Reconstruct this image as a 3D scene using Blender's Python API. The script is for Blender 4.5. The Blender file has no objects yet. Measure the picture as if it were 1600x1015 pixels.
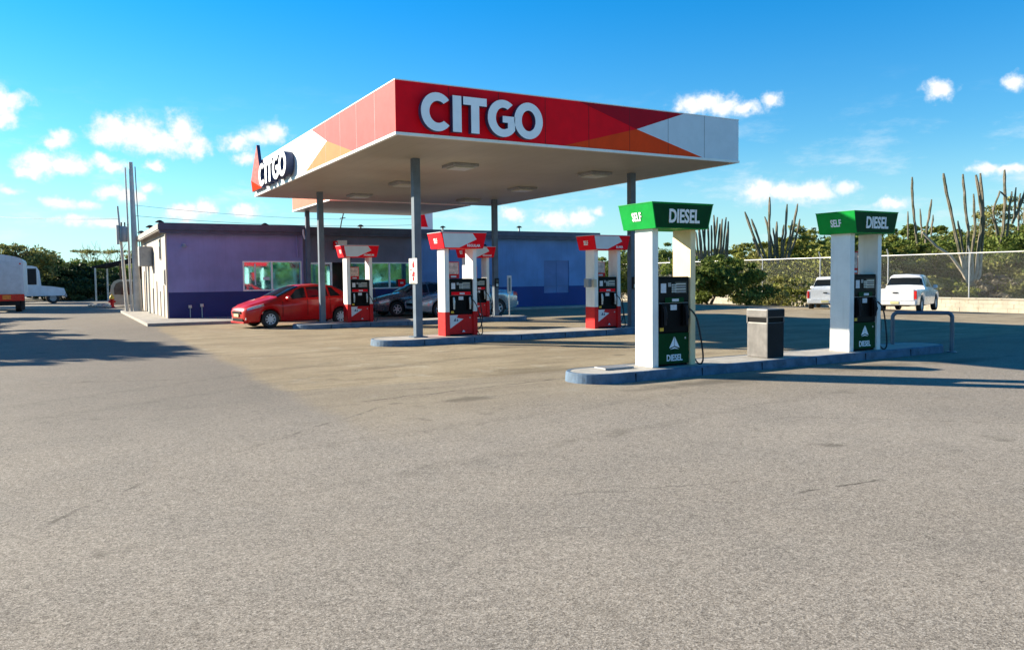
import bpy, bmesh, math, random
import numpy as np
from mathutils import Vector, Matrix
random.seed(7)
RNG = np.random.default_rng(11)
PI = math.pi
sc = bpy.context.scene
C = sc.collection

# ------------------------------------------------------------------ camera
EYE = 1.5
CR = Vector((0.8701302, -0.4926881, -0.0114818)); CU = Vector((0.0361912, 0.0406468, 0.9985179)); CF = Vector((0.4914912, 0.8692562, -0.0531990))
cam_d = bpy.data.cameras.new('camera'); cam = bpy.data.objects.new('camera', cam_d); C.objects.link(cam)
cam.matrix_world = Matrix(((CR.x, CU.x, -CF.x, 0), (CR.y, CU.y, -CF.y, 0), (CR.z, CU.z, -CF.z, EYE), (0, 0, 0, 1)))
cam_d.sensor_width = 36; cam_d.lens = 27.91; cam_d.shift_y = -0.0053
cam_d.clip_start = 0.1; cam_d.clip_end = 3000
sc.camera = cam
FPX = 1240.46

def at(px, depth, z=0.0, py=430):
    """world x,y of something seen at photo column px, `depth` metres ahead"""
    p = (CF + CR * ((px - 800) / FPX) + CU * ((498.99 - py) / FPX)) * depth
    return (p.x, p.y, z)
def zat(px, py, depth):
    p = (CF + CR * ((px - 800) / FPX) + CU * ((498.99 - py) / FPX)) * depth
    return p.z + EYE

# ------------------------------------------------------------------ light
SUNV = Vector((-1.67, 1.9, 1.0)).normalized()
sl = bpy.data.lights.new('sun', 'SUN'); sl.energy = 5.0; sl.angle = math.radians(0.5); sl.color = (1.0, 0.89, 0.70)
so = bpy.data.objects.new('sun', sl); C.objects.link(so); so.rotation_euler = SUNV.to_track_quat('Z', 'Y').to_euler(); so.location = (-20, 20, 30)
sc.view_settings.view_transform = 'Standard'; sc.view_settings.look = 'None'
sc.view_settings.exposure = 1.40; sc.view_settings.gamma = 1.0

CLOUDS = [(-0.053, 0.184, 0.017, 0.019), (-0.041, 0.191, 0.017, 0.009), (-0.046, 0.171, 0.012, 0.009), (0.005, 0.156, 0.012, 0.009), (-0.002, 0.149, 0.013, 0.007), (-0.017, 0.127, 0.019, 0.013), (0.003, 0.127, 0.022, 0.012), (0.019, 0.125, 0.016, 0.01), (-0.027, 0.119, 0.013, 0.007), (0.044, 0.134, 0.014, 0.008), (0.055, 0.127, 0.012, 0.008), (0.058, 0.166, 0.022, 0.016), (0.081, 0.168, 0.023, 0.017), (0.103, 0.157, 0.041, 0.014), (0.129, 0.169, 0.019, 0.02), (0.141, 0.157, 0.017, 0.014), (0.051, 0.159, 0.016, 0.01), (0.186, 0.161, 0.016, 0.009), (0.208, 0.167, 0.019, 0.009), (0.227, 0.172, 0.018, 0.012), (0.197, 0.143, 0.014, 0.009), (0.097, 0.131, 0.009, 0.006), (0.05, 0.098, 0.015, 0.007), (0.072, 0.097, 0.02, 0.009), (0.09, 0.104, 0.011, 0.006), (0.002, 0.086, 0.018, 0.006), (0.023, 0.086, 0.013, 0.005), (0.014, 0.069, 0.019, 0.006), (0.042, 0.066, 0.019, 0.006), (0.128, 0.079, 0.021, 0.01), (0.148, 0.085, 0.013, 0.01), (0.191, 0.082, 0.017, 0.008), (-0.047, 0.098, 0.012, 0.005), (0.737, 0.202, 0.021, 0.011), (0.756, 0.204, 0.022, 0.012), (0.774, 0.198, 0.022, 0.01), (0.8, 0.196, 0.018, 0.007), (0.831, 0.203, 0.01, 0.008), (0.819, 0.098, 0.022, 0.013), (0.837, 0.098, 0.018, 0.01), (0.855, 0.095, 0.025, 0.01), (0.883, 0.096, 0.021, 0.012), (0.911, 0.098, 0.016, 0.007), (1.004, 0.196, 0.014, 0.01), (1.075, 0.196, 0.01, 0.008), (1.05, 0.11, 0.015, 0.007), (1.071, 0.107, 0.017, 0.005), (0.572, 0.07, 0.024, 0.011), (0.6, 0.073, 0.02, 0.011), (0.624, 0.08, 0.012, 0.007), (0.516, 0.078, 0.016, 0.008), (0.958, 0.078, 0.016, 0.006)]

class NT:
    """tiny helper round a node tree"""
    def __init__(s, tree): s.t = tree; s.n = tree.nodes; s.l = tree.links
    def node(s, typ, **kw):
        n = s.n.new(typ)
        for k, v in kw.items(): setattr(n, k, v)
        return n
    def put(s, sock, v):
        if isinstance(v, bpy.types.NodeSocket): s.l.new(v, sock)
        elif v is not None: sock.default_value = v
    def math(s, op, a, b=None, c=None, clamp=False):
        n = s.node('ShaderNodeMath', operation=op); n.use_clamp = clamp
        s.put(n.inputs[0], a); s.put(n.inputs[1], b); s.put(n.inputs[2], c); return n.outputs[0]
    def vec(s, op, a, b=None):
        n = s.node('ShaderNodeVectorMath', operation=op); s.put(n.inputs[0], a)
        if b is not None: s.put(n.inputs[1], b)
        return n.outputs['Value'] if op in ('LENGTH', 'DOT_PRODUCT') else n.outputs[0]
    def mix(s, f, a, b, mode='MIX'):
        n = s.node('ShaderNodeMix', data_type='RGBA', blend_type=mode); s.put(n.inputs[0], f)
        s.put(n.inputs[6], a if not isinstance(a, tuple) else rgba(a)); s.put(n.inputs[7], b if not isinstance(b, tuple) else rgba(b)); return n.outputs[2]
    def ramp(s, v, a, b, c=0.0, d=1.0):
        n = s.node('ShaderNodeMapRange', interpolation_type='SMOOTHSTEP'); s.put(n.inputs[0], v)
        for i, q in enumerate((a, b, c, d)): n.inputs[i + 1].default_value = q
        return n.outputs[0]
    def noise(s, vec, scale, detail=3, rough=0.55, dist=0.0):
        n = s.node('ShaderNodeTexNoise'); s.put(n.inputs['Vector'], vec); n.inputs['Scale'].default_value = scale
        n.inputs['Detail'].default_value = detail; n.inputs['Roughness'].default_value = rough; n.inputs['Distortion'].default_value = dist
        return n.outputs[0]
def rgba(c): return (c[0], c[1], c[2], 1.0)

def build_world():
    w = bpy.data.worlds.new('World'); sc.world = w; w.use_nodes = True
    t = NT(w.node_tree); t.n.clear()
    sky = t.node('ShaderNodeTexSky', sky_type='NISHITA'); sky.sun_disc = False
    sky.sun_elevation = math.asin(SUNV.z); sky.sun_rotation = math.atan2(SUNV.x, SUNV.y)
    sky.air_density = 1.0; sky.dust_density = 0.25; sky.ozone_density = 3.0
    tc = t.node('ShaderNodeTexCoord'); d = t.vec('NORMALIZE', tc.outputs['Generated'])
    sep = t.node('ShaderNodeSeparateXYZ'); t.put(sep.inputs[0], d)
    az = t.math('ARCTAN2', sep.outputs[0], sep.outputs[1]); el = t.math('ARCSINE', sep.outputs[2])
    cmb = t.node('ShaderNodeCombineXYZ'); t.put(cmb.inputs[0], az); t.put(cmb.inputs[1], el)
    n1 = t.node('ShaderNodeTexNoise'); t.put(n1.inputs['Vector'], d); n1.inputs['Scale'].default_value = 55; n1.inputs['Detail'].default_value = 4
    wob = t.vec('MULTIPLY', t.vec('SUBTRACT', n1.outputs['Color'], (0.5, 0.5, 0.5)), (0.022, 0.016, 0.0))
    p = t.vec('ADD', cmb.outputs[0], wob)
    m = None
    for (a, e, ra, re) in CLOUDS:
        q = t.vec('LENGTH', t.vec('MULTIPLY', t.vec('SUBTRACT', p, (a, e, 0)), (1 / ra / 1.22, 1 / re / 1.22, 0)))
        m = q if m is None else t.math('MINIMUM', m, q)
    fine = t.noise(d, 95, 7, 0.66)
    puff = t.noise(d, 38, 3, 0.5)
    dens = t.math('ADD', t.math('SUBTRACT', 1.18, m), t.math('MULTIPLY', t.math('SUBTRACT', fine, 0.5), 1.35))
    dens = t.math('ADD', dens, t.math('MULTIPLY', t.math('SUBTRACT', puff, 0.5), 0.8))
    alpha = t.math('MULTIPLY', t.ramp(dens, -0.05, 0.95, 0.0, 1.0), t.ramp(t.noise(d, 9, 2),   .34, .5, .8, 1.0))
    # faint wisps and a bright hazy band low over the horizon
    wisp = t.math('MULTIPLY', t.ramp(t.noise(t.vec('MULTIPLY', d, (1, 1, 3.2)), 11, 7, .65), 0.50, 0.78), t.ramp(el, .25, .05, 0.0, 0.75))
    haze = t.ramp(el, -.02, 0.17, 0.6, 0.0)
    tint = t.mix(t.ramp(el, 0.02, 0.40), (0.72, 1.22, 1.30), (0.03, 1.02, 1.58))
    col = t.mix(1.0, sky.outputs[0], tint, 'MULTIPLY')
    lit = t.math('ADD', t.math('MULTIPLY', dens, .6), t.math('SUBTRACT', t.noise(t.vec('ADD', d, (0, 0, -.012)), 60, 4), .35))
    cshade = t.mix(t.ramp(lit, 0.05, 0.75), (5.4, 6.5, 7.4), (8.0, 8.0, 8.0))
    col = t.mix(t.ramp(el, .42, 1.0, 0, .72), col, (.02, .35, 1.2))
    col = t.mix(haze, col, (4.7, 6.8, 7.5))
    col = t.mix(wisp, col, (6.0, 7.0, 7.5))
    col = t.mix(alpha, col, cshade)
    bg = t.node('ShaderNodeBackground'); t.put(bg.inputs[0], col); bg.inputs[1].default_value = 0.054
    out = t.node('ShaderNodeOutputWorld'); t.l.new(bg.outputs[0], out.inputs[0])
build_world()

# ------------------------------------------------------------------ materials
MATS = {}
def mat(name, col, rough=0.6, metal=0.0, vary=0.12, scale=3.0, bump=0.0, bscale=40.0, spec=0.5, coat=0.0, streak=0.0, dirt=None):
    if name in MATS: return MATS[name]
    m = bpy.data.materials.new(name); m.use_nodes = True; MATS[name] = m
    t = NT(m.node_tree); b = t.n['Principled BSDF']
    tc = t.node('ShaderNodeTexCoord'); o = tc.outputs['Object']
    c = rgba(col)
    if vary:
        f = t.ramp(t.noise(o, scale, 5, 0.62), 0.3, 0.7)
        c = t.mix(f, tuple(v * (1 - vary) for v in col), tuple(min(1, v * (1 + vary)) for v in col))
    if streak:
        g = t.noise(t.vec('MULTIPLY', o, (7.0, 7.0, 0.45)), 1.6, 4, 0.6)
        c = t.mix(t.math('MULTIPLY', t.ramp(g, 0.5, 0.75), streak), c, tuple(v * 0.35 for v in (dirt or col)))
    elif dirt:
        g = t.noise(o, scale * 2.3, 6, 0.7)
        c = t.mix(t.ramp(g, 0.55, 0.72, 0, 0.7), c, dirt)
    t.put(b.inputs['Base Color'], c)
    r = t.math('MULTIPLY_ADD', t.noise(o, scale * 4, 3), 0.16, rough - 0.08, clamp=True); t.put(b.inputs['Roughness'], r)
    b.inputs['Metallic'].default_value = metal; b.inputs['Specular IOR Level'].default_value = spec
    b.inputs['Coat Weight'].default_value = coat; b.inputs['Coat Roughness'].default_value = 0.04
    if bump:
        bn = t.node('ShaderNodeBump'); bn.inputs['Strength'].default_value = bump; bn.inputs['Distance'].default_value = 0.01
        t.put(bn.inputs['Height'], t.noise(o, bscale, 4)); t.put(b.inputs['Normal'], bn.outputs[0])
    return m

M = dict(
 white=mat('white_paint', (.80, .79, .76), .42, vary=.05, streak=.10, dirt=(.5, .42, .32)),
 warmwhite=mat('warm_white_paint', (.76, .72, .64), .6, vary=.06),
 red=mat('red_paint', (.62, .008, .01), .45, vary=.10, spec=.25),
 signred=mat('sign_red', (.90, .003, .014), .6, vary=.06, spec=.12),
 darkred=mat('sign_dark_red', (.42, .003, .016), .6, vary=.06, spec=.12),
 orange=mat('sign_orange', (.86, .06, .006), .6, vary=.06, spec=.12),
 signwhite=mat('sign_white', (.62, .66, .72), .35, vary=.04),
 green=mat('green_paint', (.002, .27, .040), .5, vary=.12, spec=.12),
 deepgreen=mat('deep_green_panel', (.001, .050, .012), .55, vary=.15, spec=.1),
 black=mat('black_plastic', (.004, .004, .005), .5, vary=.3, spec=.10),
 rubber=mat('black_rubber', (.018, .018, .02), .7, vary=.2),
 screen=mat('display_glass', (.05, .06, .06), .2, vary=.3, scale=14),
 sticker=mat('paper_sticker', (.62, .63, .66), .6, vary=.1, scale=30),
 steel=mat('blue_grey_steel', (.10, .135, .18), .38, metal=.25, vary=.15),
 kerb=mat('kerb_steel', (.10, .155, .23), .6, vary=.25, scale=5, dirt=(.07, .075, .08), spec=.2),
 kerbtop=mat('kerb_concrete', (.38, .36, .33), .85, vary=.16, scale=4, bump=.4, dirt=(.22, .20, .18)),
 soffit=mat('soffit_metal', (.50, .44, .36), .5, vary=.05, streak=0, scale=.6),
 lampglass=mat('lamp_diffuser', (.55, .54, .48), .3, vary=.05),
 column=mat('column_paint', (.135, .17, .215), .6, vary=.16, scale=2, spec=.12),
 trim=mat('roof_trim_paint', (.065, .075, .12), .55, vary=.15),
 purple=mat('lilac_wall_paint', (.255, .245, .475), .8, vary=.13, streak=.16, scale=.9, bump=.25, bscale=25),
 lilacshade=mat('lilac_wall_canopy_shade', (.17, .17, .225), .8, vary=.13, streak=.16, scale=.9, bump=.25, bscale=25),  # same paint as the lilac wall, canopy shade put into the colour
 blue=mat('lilac_wall_blue_cast', (.15, .27, .52), .8, vary=.13, streak=.16, scale=.9, bump=.25, bscale=25),  # same paint as the lilac wall, blue cast of the light put in
 navy=mat('navy_wall_paint', (.022, .028, .145), .7, vary=.10, scale=1.2, bump=.2, bscale=25),
 navyb=mat('navy_wall_blue_cast', (.016, .045, .215), .7, vary=.10, scale=1.2, bump=.2, bscale=25),  # same navy base paint, blue cast of the light put in
 cream=mat('cream_wall_paint', (.47, .42, .37), .85, vary=.08, scale=1.5, bump=.3, bscale=25, streak=.55, dirt=(.42, .34, .26)),
 concrete=mat('concrete', (.33, .31, .285), .85, vary=.15, scale=3, bump=.5, bscale=30, dirt=(.26, .24, .21)),
 limewall=mat('limewashed_wall', (.40, .36, .29), .9, vary=.16, scale=1.4, bump=.6, bscale=12, dirt=(.27, .20, .12)),
 glass=mat('tinted_glass', (.28, .72, .76), .05, metal=.85, vary=.25, scale=1.1),
 darkglass=mat('dark_glass', (.010, .014, .018), .08, vary=.1, spec=.3),
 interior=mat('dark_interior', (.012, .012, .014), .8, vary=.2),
 frame=mat('aluminium_frame', (.80, .80, .81), .4, metal=.2, vary=.06),
 greymetal=mat('grey_metal', (.30, .30, .31), .45, metal=.3, vary=.14, scale=6, dirt=(.18, .17, .16)),
 darkmetal=mat('dark_metal', (.018, .018, .021), .55, metal=.1, vary=.2, spec=.15),
 galv=mat('galvanised_steel', (.50, .50, .49), .42, metal=.5, vary=.1),
 poleconc=mat('pale_pole_concrete', (.50, .49, .47), .8, vary=.14, scale=2.5, bump=.3),
 carred=mat('car_red_paint', (.52, .006, .007), .35, metal=0, vary=.05, coat=.45, spec=.3),
 carsilver=mat('car_silver_paint', (.40, .47, .52), .25, metal=.45, vary=.05, coat=.8),
 cargrey=mat('car_grey_paint', (.12, .12, .135), .28, metal=.4, vary=.05, coat=.8),
 carwhite=mat('car_white_paint', (.74, .75, .76), .28, vary=.04, coat=.8),
 plate=mat('licence_plate', (.66, .60, .30), .5, vary=.05),
 lens=mat('clear_lens', (.62, .63, .64), .12, metal=.3, vary=.25, scale=18),
 redlens=mat('red_lens', (.60, .015, .01), .18, vary=.2, scale=20),
 amber=mat('amber_lens', (.75, .22, .03), .2, vary=.2, scale=20),
 rim=mat('alloy_rim', (.72, .72, .74), .4, metal=.1, vary=.08),
 bark=mat('bark', (.16, .12, .085), .9, vary=.25, scale=6, bump=.6, bscale=20),
 palebark=mat('pale_bark', (.40, .35, .27), .9, vary=.25, scale=5, bump=.6, bscale=20),
 warmlitpost=mat('post_warm_light', (.80, .62, .36), .5, vary=.08),  # white post paint with warm light put into its colour
 lettering=mat('white_lettering', (.86, .86, .84), .6, vary=.02, spec=.1),
 yellow=mat('yellow_paint', (.75, .45, .03), .5, vary=.1),
 rust=mat('rusty_steel', (.17, .075, .04), .75, vary=.3, scale=6),
 stone=mat('rubble_stone', (.48, .45, .40), .9, vary=.25, scale=6, bump=.5),
 tan=mat('aged_cream_gelcoat', (.55, .47, .33), .5, vary=.12),
)

def leaf_mat(name, a, b):
    m = bpy.data.materials.new(name); m.use_nodes = True
    t = NT(m.node_tree); p = t.n['Principled BSDF']
    at_ = t.node('ShaderNodeAttribute', attribute_name='tone')
    t.put(p.inputs['Base Color'], t.mix(at_.outputs['Fac'], a, b)); p.inputs['Roughness'].default_value = .65
    p.inputs['Specular IOR Level'].default_value = .25
    tr = t.node('ShaderNodeBsdfTranslucent'); t.put(tr.inputs[0], t.mix(at_.outputs['Fac'], a, b))
    mx = t.node('ShaderNodeMixShader'); mx.inputs[0].default_value = .28
    t.l.new(p.outputs[0], mx.inputs[1]); t.l.new(tr.outputs[0], mx.inputs[2]); t.l.new(mx.outputs[0], t.n['Material Output'].inputs[0])
    return m
LEAF = dict(
 thorn=leaf_mat('thorn_scrub_leaf', (.055, .070, .012), (.32, .33, .065)),
 olive=leaf_mat('olive_leaf', (.06, .068, .022), (.34, .33, .10)),
 dark=leaf_mat('dark_leaf', (.012, .024, .010), (.060, .090, .028)),
 mid=leaf_mat('green_leaf', (.030, .058, .012), (.20, .25, .045)),
 dry=leaf_mat('dry_leaf', (.10, .085, .06), (.30, .26, .18)))

def cactus_mat():
    m = bpy.data.materials.new('cactus_skin'); m.use_nodes = True
    t = NT(m.node_tree); p = t.n['Principled BSDF']
    tc = t.node('ShaderNodeTexCoord'); o = tc.outputs['Object']
    c = t.mix(t.ramp(t.noise(o, 2.2, 4), .35, .65), (.085, .085, .045), (.20, .165, .12))
    c = t.mix(t.ramp(t.noise(o, 9, 3), .55, .7, 0, .6), c, (.30, .26, .21))
    t.put(p.inputs['Base Color'], c); p.inputs['Roughness'].default_value = .8
    return m
CACT = cactus_mat()

def ground_mat():
    m = bpy.data.materials.new('asphalt_and_concrete'); m.use_nodes = True
    t = NT(m.node_tree); b = t.n['Principled BSDF']
    geo = t.node('ShaderNodeNewGeometry'); P = geo.outputs['Position']
    sep = t.node('ShaderNodeSeparateXYZ'); t.put(sep.inputs[0], P); X, Y = sep.outputs[0], sep.outputs[1]
    big = t.noise(P, .16, 5, .6); med = t.noise(P, 1.1, 5, .65); fine = t.noise(P, 75, 3, .75); grit = t.noise(P, 170, 2, .7)
    vor = t.node('ShaderNodeTexVoronoi'); t.put(vor.inputs['Vector'], P); vor.inputs['Scale'].default_value = 95
    asphalt = t.mix(t.ramp(big, .35, .65), (.265, .232, .193), (.325, .288, .243))
    asphalt = t.mix(t.ramp(med, .35, .7, 0, .55), asphalt, (.215, .196, .172))
    mid = t.noise(P, 14, 4, .7)
    asphalt = t.mix(t.ramp(mid, .48, .68, 0, .32), asphalt, (.17, .15, .13))
    asphalt = t.mix(t.ramp(mid, .48, .30, 0, .35), asphalt, (.36, .33, .29))
    # exposed aggregate
    def grains(sc_):
        v = t.node('ShaderNodeTexVoronoi'); t.put(v.inputs['Vector'], P); v.inputs['Scale'].default_value = sc_
        sp = t.node('ShaderNodeSeparateColor'); t.put(sp.inputs[0], v.outputs['Color']); return t.math('SUBTRACT', sp.outputs[0], .5)
    g1, g2, g3 = grains(210), grains(110), grains(48)
    spk = t.math('ADD', t.math('MULTIPLY', g1, .85), t.math('ADD', t.math('MULTIPLY', g2, .62), t.math('MULTIPLY', g3, .26)))
    spk = t.math('MULTIPLY', spk, .8)
    asphalt = t.mix(t.ramp(spk, .0, .55, 0, .78), asphalt, (.56, .50, .43))
    asphalt = t.mix(t.ramp(spk, -.02, -.55, 0, .86), asphalt, (.085, .073, .062))
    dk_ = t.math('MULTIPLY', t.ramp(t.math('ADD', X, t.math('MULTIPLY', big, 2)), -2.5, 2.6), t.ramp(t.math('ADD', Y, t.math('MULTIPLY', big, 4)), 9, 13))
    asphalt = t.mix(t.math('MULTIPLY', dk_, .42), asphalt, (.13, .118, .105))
    # tan worn concrete apron round the pump islands
    wob = t.math('MULTIPLY', t.math('SUBTRACT', t.noise(P, .45, 5, .6), .5), 2.4)
    ex = t.ramp(t.math('ADD', X, t.math('MULTIPLY', wob, .28)), 2.4, 2.75)
    ey = t.math('ADD', t.ramp(t.math('ADD', Y, wob), 6.2, 9.6, 0, .55), t.ramp(t.math('ADD', Y, t.math('MULTIPLY', wob, .3)), 10.55, 10.75, 0, .45))
    ey2 = t.ramp(t.math('ADD', Y, wob), 60, 30, 0, 1)
    ap = t.math('MULTIPLY', t.math('MULTIPLY', ex, ey), ey2)
    tan = t.mix(t.ramp(t.noise(P, .5, 6, .65), .35, .65), (.285, .228, .148), (.385, .318, .215))
    tan = t.mix(t.ramp(t.noise(t.vec('MULTIPLY', P, (.35, 1.6, 1)), 1.3, 6, .7), .47, .64, 0, .72), tan, (.20, .155, .10))
    tan = t.mix(t.ramp(med, .56, .74, 0, .5), tan, (.50, .47, .40))
    tan = t.mix(t.ramp(mid, .5, .68, 0, .4), tan, (.21, .17, .115))
    tan = t.mix(t.ramp(spk, .05, .6, 0, .55), tan, (.60, .53, .42))
    tan = t.mix(t.ramp(spk, -.05, -.6, 0, .55), tan, (.12, .095, .065))
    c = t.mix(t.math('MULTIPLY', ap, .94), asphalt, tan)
    # oil stains and drips
    st = t.math('MULTIPLY', t.ramp(t.noise(P, 1.6, 3, .5), .63, .74), t.ramp(t.noise(P, .35, 2), .46, .58))
    c = t.mix(t.math('MULTIPLY', st, .6), c, (.10, .088, .070))
    for (sx, sy, rx, ry, k) in ((4.35, 8.78, .42, .20, .55), (11.2, 8.2, 1.2, .35, .5), (13.2, 7.9, 1.1, .3, .45), (6.6, 10.9, 1.4, .5, .35), (8.0, 8.25, 1.8, .25, .55), (8.9, 14.9, 1.9, .35, .35)):
        dd = t.vec('LENGTH', t.vec('MULTIPLY', t.vec('SUBTRACT', P, (sx, sy, 0)), (1 / rx, 1 / ry, 0)))
        dd = t.math('ADD', dd, t.math('MULTIPLY', t.math('SUBTRACT', t.noise(P, 3.5, 4), .5), 1.6))
        c = t.mix(t.ramp(dd, 1.2, .3, 0, k), c, (.085, .075, .060))
    def line(x0, y0, x1, y1, w, k, colr, wobble=.25):
        L = math.hypot(x1 - x0, y1 - y0); ux, uy = (x1 - x0) / L, (y1 - y0) / L
        q = t.vec('SUBTRACT', P, (x0, y0, 0)); along = t.vec('DOT_PRODUCT', q, (ux, uy, 0)); off = t.vec('DOT_PRODUCT', q, (-uy, ux, 0))
        off = t.math('ADD', off, t.math('MULTIPLY', t.math('SUBTRACT', t.noise(P, 2.2, 5, .6), .5), wobble))
        f = t.math('MULTIPLY', t.ramp(t.math('ABSOLUTE', off), w, w * .35), t.math('MULTIPLY', t.ramp(along, 0, L * .15), t.ramp(along, L, L * .85)))
        f = t.math('MULTIPLY', f, t.ramp(t.noise(P, 5, 3), .35, .6))
        return t.mix(t.math('MULTIPLY', f, k), c, colr)
    dk = (.075, .065, .055)
    c = line(2.9, 9.3, 7.0, 9.9, .035, .7, dk); c = line(1.2, 7.1, 3.4, 9.0, .03, .5, dk)
    c = line(4.2, 3.75, 5.2, 3.65, .022, .75, dk); c = line(-.2, 5.6, .55, 6.6, .03, .6, dk); c = line(2.8, 4.6, 4.4, 4.1, .02, .4, dk)
    c = line(-2.0, 14.2, 2.2, 12.8, .03, .5, dk); c = line(6.5, 5.9, 9.2, 3.4, .02, .45, dk)
    for (a_, b_, c_, d_) in ((-1.5, 9.5, 5.8, 13.4), (-1.3, 10.9, 5.4, 14.8), (9.0, 14.2, 3.4, 12.2), (9.0, 15.4, 3.0, 13.5), (1.0, 5.5, 9.5, 6.9), (1.0, 6.9, 9.5, 8.1), (10.5, 20.5, 3.5, 19.0), (10.5, 22.0, 3.5, 20.6)):
        c = line(a_, b_, c_, d_, .16, .20, (.10, .09, .075), .5)
    # cracks and patch joints
    vc = t.node('ShaderNodeTexVoronoi', feature='DISTANCE_TO_EDGE'); vc.inputs['Scale'].default_value = .16
    dv = t.vec('ADD', P, t.vec('MULTIPLY', t.node('ShaderNodeTexNoise').outputs['Color'], (0, 0, 0)))
    nz = t.node('ShaderNodeTexNoise'); t.put(nz.inputs['Vector'], P); nz.inputs['Scale'].default_value = 1.4; nz.inputs['Detail'].default_value = 5
    t.put(vc.inputs['Vector'], t.vec('ADD', P, t.vec('MULTIPLY', nz.outputs['Color'], (1.2, 1.2, 0))))
    cr = t.math('MULTIPLY', t.ramp(vc.outputs['Distance'], .004, .0012), t.ramp(t.noise(P, .6, 2), .5, .6))
    c = t.mix(t.math('MULTIPLY', cr, .22), c, (.06, .055, .05))
    # long straight joint where the apron meets the asphalt
    j = t.ramp(t.math('ABSOLUTE', t.math('SUBTRACT', t.math('ADD', Y, t.math('MULTIPLY', t.noise(P, .8, 3), .5)), 11.0)), .03, .012)
    c = t.mix(t.math('MULTIPLY', t.math('MULTIPLY', j, ap), .45), c, (.13, .11, .09))
    # dry earth beyond the boundary wall
    ea = t.ramp(X, 36.2, 36.4)
    c = t.mix(ea, c, t.mix(med, (.20, .16, .10), (.36, .31, .21)))
    t.put(b.inputs['Base Color'], c)
    b.inputs['Roughness'].default_value = .93; b.inputs['Specular IOR Level'].default_value = .12
    bn = t.node('ShaderNodeBump'); bn.inputs['Strength'].default_value = .5; bn.inputs['Distance'].default_value = .005
    t.put(bn.inputs['Height'], t.math('ADD', t.math('MULTIPLY', fine, .5), t.math('MULTIPLY', spk, .8))); t.put(b.inputs['Normal'], bn.outputs[0])
    return m

# ------------------------------------------------------------------ mesh helpers
class MB:
    def __init__(s): s.v = []; s.f = []; s.m = []
    def add(s, vs, fs, mi=0):
        k = len(s.v); s.v += [tuple(v) for v in vs]; s.f += [tuple(i + k for i in f) for f in fs]; s.m += [mi] * len(fs); return s
    def box(s, x0, x1, y0, y1, z0, z1, mi=0):
        return s.add([(x0, y0, z0), (x1, y0, z0), (x1, y1, z0), (x0, y1, z0), (x0, y0, z1), (x1, y0, z1), (x1, y1, z1), (x0, y1, z1)],
                     [(0, 3, 2, 1), (4, 5, 6, 7), (0, 1, 5, 4), (1, 2, 6, 5), (2, 3, 7, 6), (3, 0, 4, 7)], mi)
    def bbox(s, x0, x1, y0, y1, z0, z1, r=.02, mi=0):
        """box with its edges chamfered"""
        bm = bmesh.new(); bmesh.ops.create_cube(bm, size=1)
        for v in bm.verts: v.co = Vector(((x0 + x1) / 2 + v.co.x * (x1 - x0), (y0 + y1) / 2 + v.co.y * (y1 - y0), (z0 + z1) / 2 + v.co.z * (z1 - z0)))
        bmesh.ops.bevel(bm, geom=bm.edges[:], offset=r, segments=2, affect='EDGES', profile=.7)
        bm.verts.index_update(); s.add([v.co[:] for v in bm.verts], [[v.index for v in f.verts] for f in bm.faces], mi); bm.free(); return s
    def prism(s, pts, z0, z1, mi=0):
        n = len(pts)
        return s.add([(x, y, z0) for x, y in pts] + [(x, y, z1) for x, y in pts],
                     [tuple(range(n - 1, -1, -1)), tuple(range(n, 2 * n))] + [(i, (i + 1) % n, n + (i + 1) % n, n + i) for i in range(n)], mi)
    def tube(s, pts, r, n=8, mi=0, cap=True, rib=1.0):
        pts = [Vector(p) for p in pts]; rs = r if isinstance(r, (list, tuple)) else [r] * len(pts)
        k = len(s.v); up = Vector((0, 0, 1)); prev = None
        for i, p in enumerate(pts):
            d = (pts[min(i + 1, len(pts) - 1)] - pts[max(i - 1, 0)]).normalized()
            a = prev if prev is not None else (up.cross(d) if abs(d.z) < .9 else Vector((1, 0, 0)).cross(d))
            a = (a - d * a.dot(d)).normalized(); prev = a; b = d.cross(a)
            for j in range(n):
                t = 2 * PI * j / n; s.v.append(tuple(p + (a * math.cos(t) + b * math.sin(t)) * rs[i] * (rib if j % 2 else 1)))
        for i in range(len(pts) - 1):
            for j in range(n):
                s.f.append((k + i * n + j, k + i * n + (j + 1) % n, k + (i + 1) * n + (j + 1) % n, k + (i + 1) * n + j)); s.m.append(mi)
        if cap:
            s.f.append(tuple(k + j for j in range(n - 1, -1, -1))); s.m.append(mi)
            e = k + (len(pts) - 1) * n; s.f.append(tuple(e + j for j in range(n))); s.m.append(mi)
        return s
    def lathe(s, prof, n=24, axis='Y', c=(0, 0, 0), mi=0):
        """profile of (radius, offset along the axis)"""
        k = len(s.v)
        for (r, h) in prof:
            for j in range(n):
                t = 2 * PI * j / n; a, b = r * math.cos(t), r * math.sin(t)
                s.v.append((c[0] + a, c[1] + h, c[2] + b) if axis == 'Y' else (c[0] + a, c[1] + b, c[2] + h))
        for i in range(len(prof) - 1):
            for j in range(n):
                s.f.append((k + i * n + j, k + i * n + (j + 1) % n, k + (i + 1) * n + (j + 1) % n, k + (i + 1) * n + j)); s.m.append(mi)
        return s
    def build(s, name, mats, parent=None, smooth=False):
        me = bpy.data.meshes.new(name); me.from_pydata(s.v, [], s.f)
        for m in (mats if isinstance(mats, (list, tuple)) else [mats]): me.materials.append(m)
        if len(set(s.m)) > 1: me.polygons.foreach_set('material_index', s.m)
        bm = bmesh.new(); bm.from_mesh(me); bmesh.ops.recalc_face_normals(bm, faces=bm.faces[:]); bm.to_mesh(me); bm.free()
        if smooth: smooth_by_angle(me)
        me.update(); o = bpy.data.objects.new(name, me); C.objects.link(o)
        if parent is not None: o.parent = parent
        return o
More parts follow.
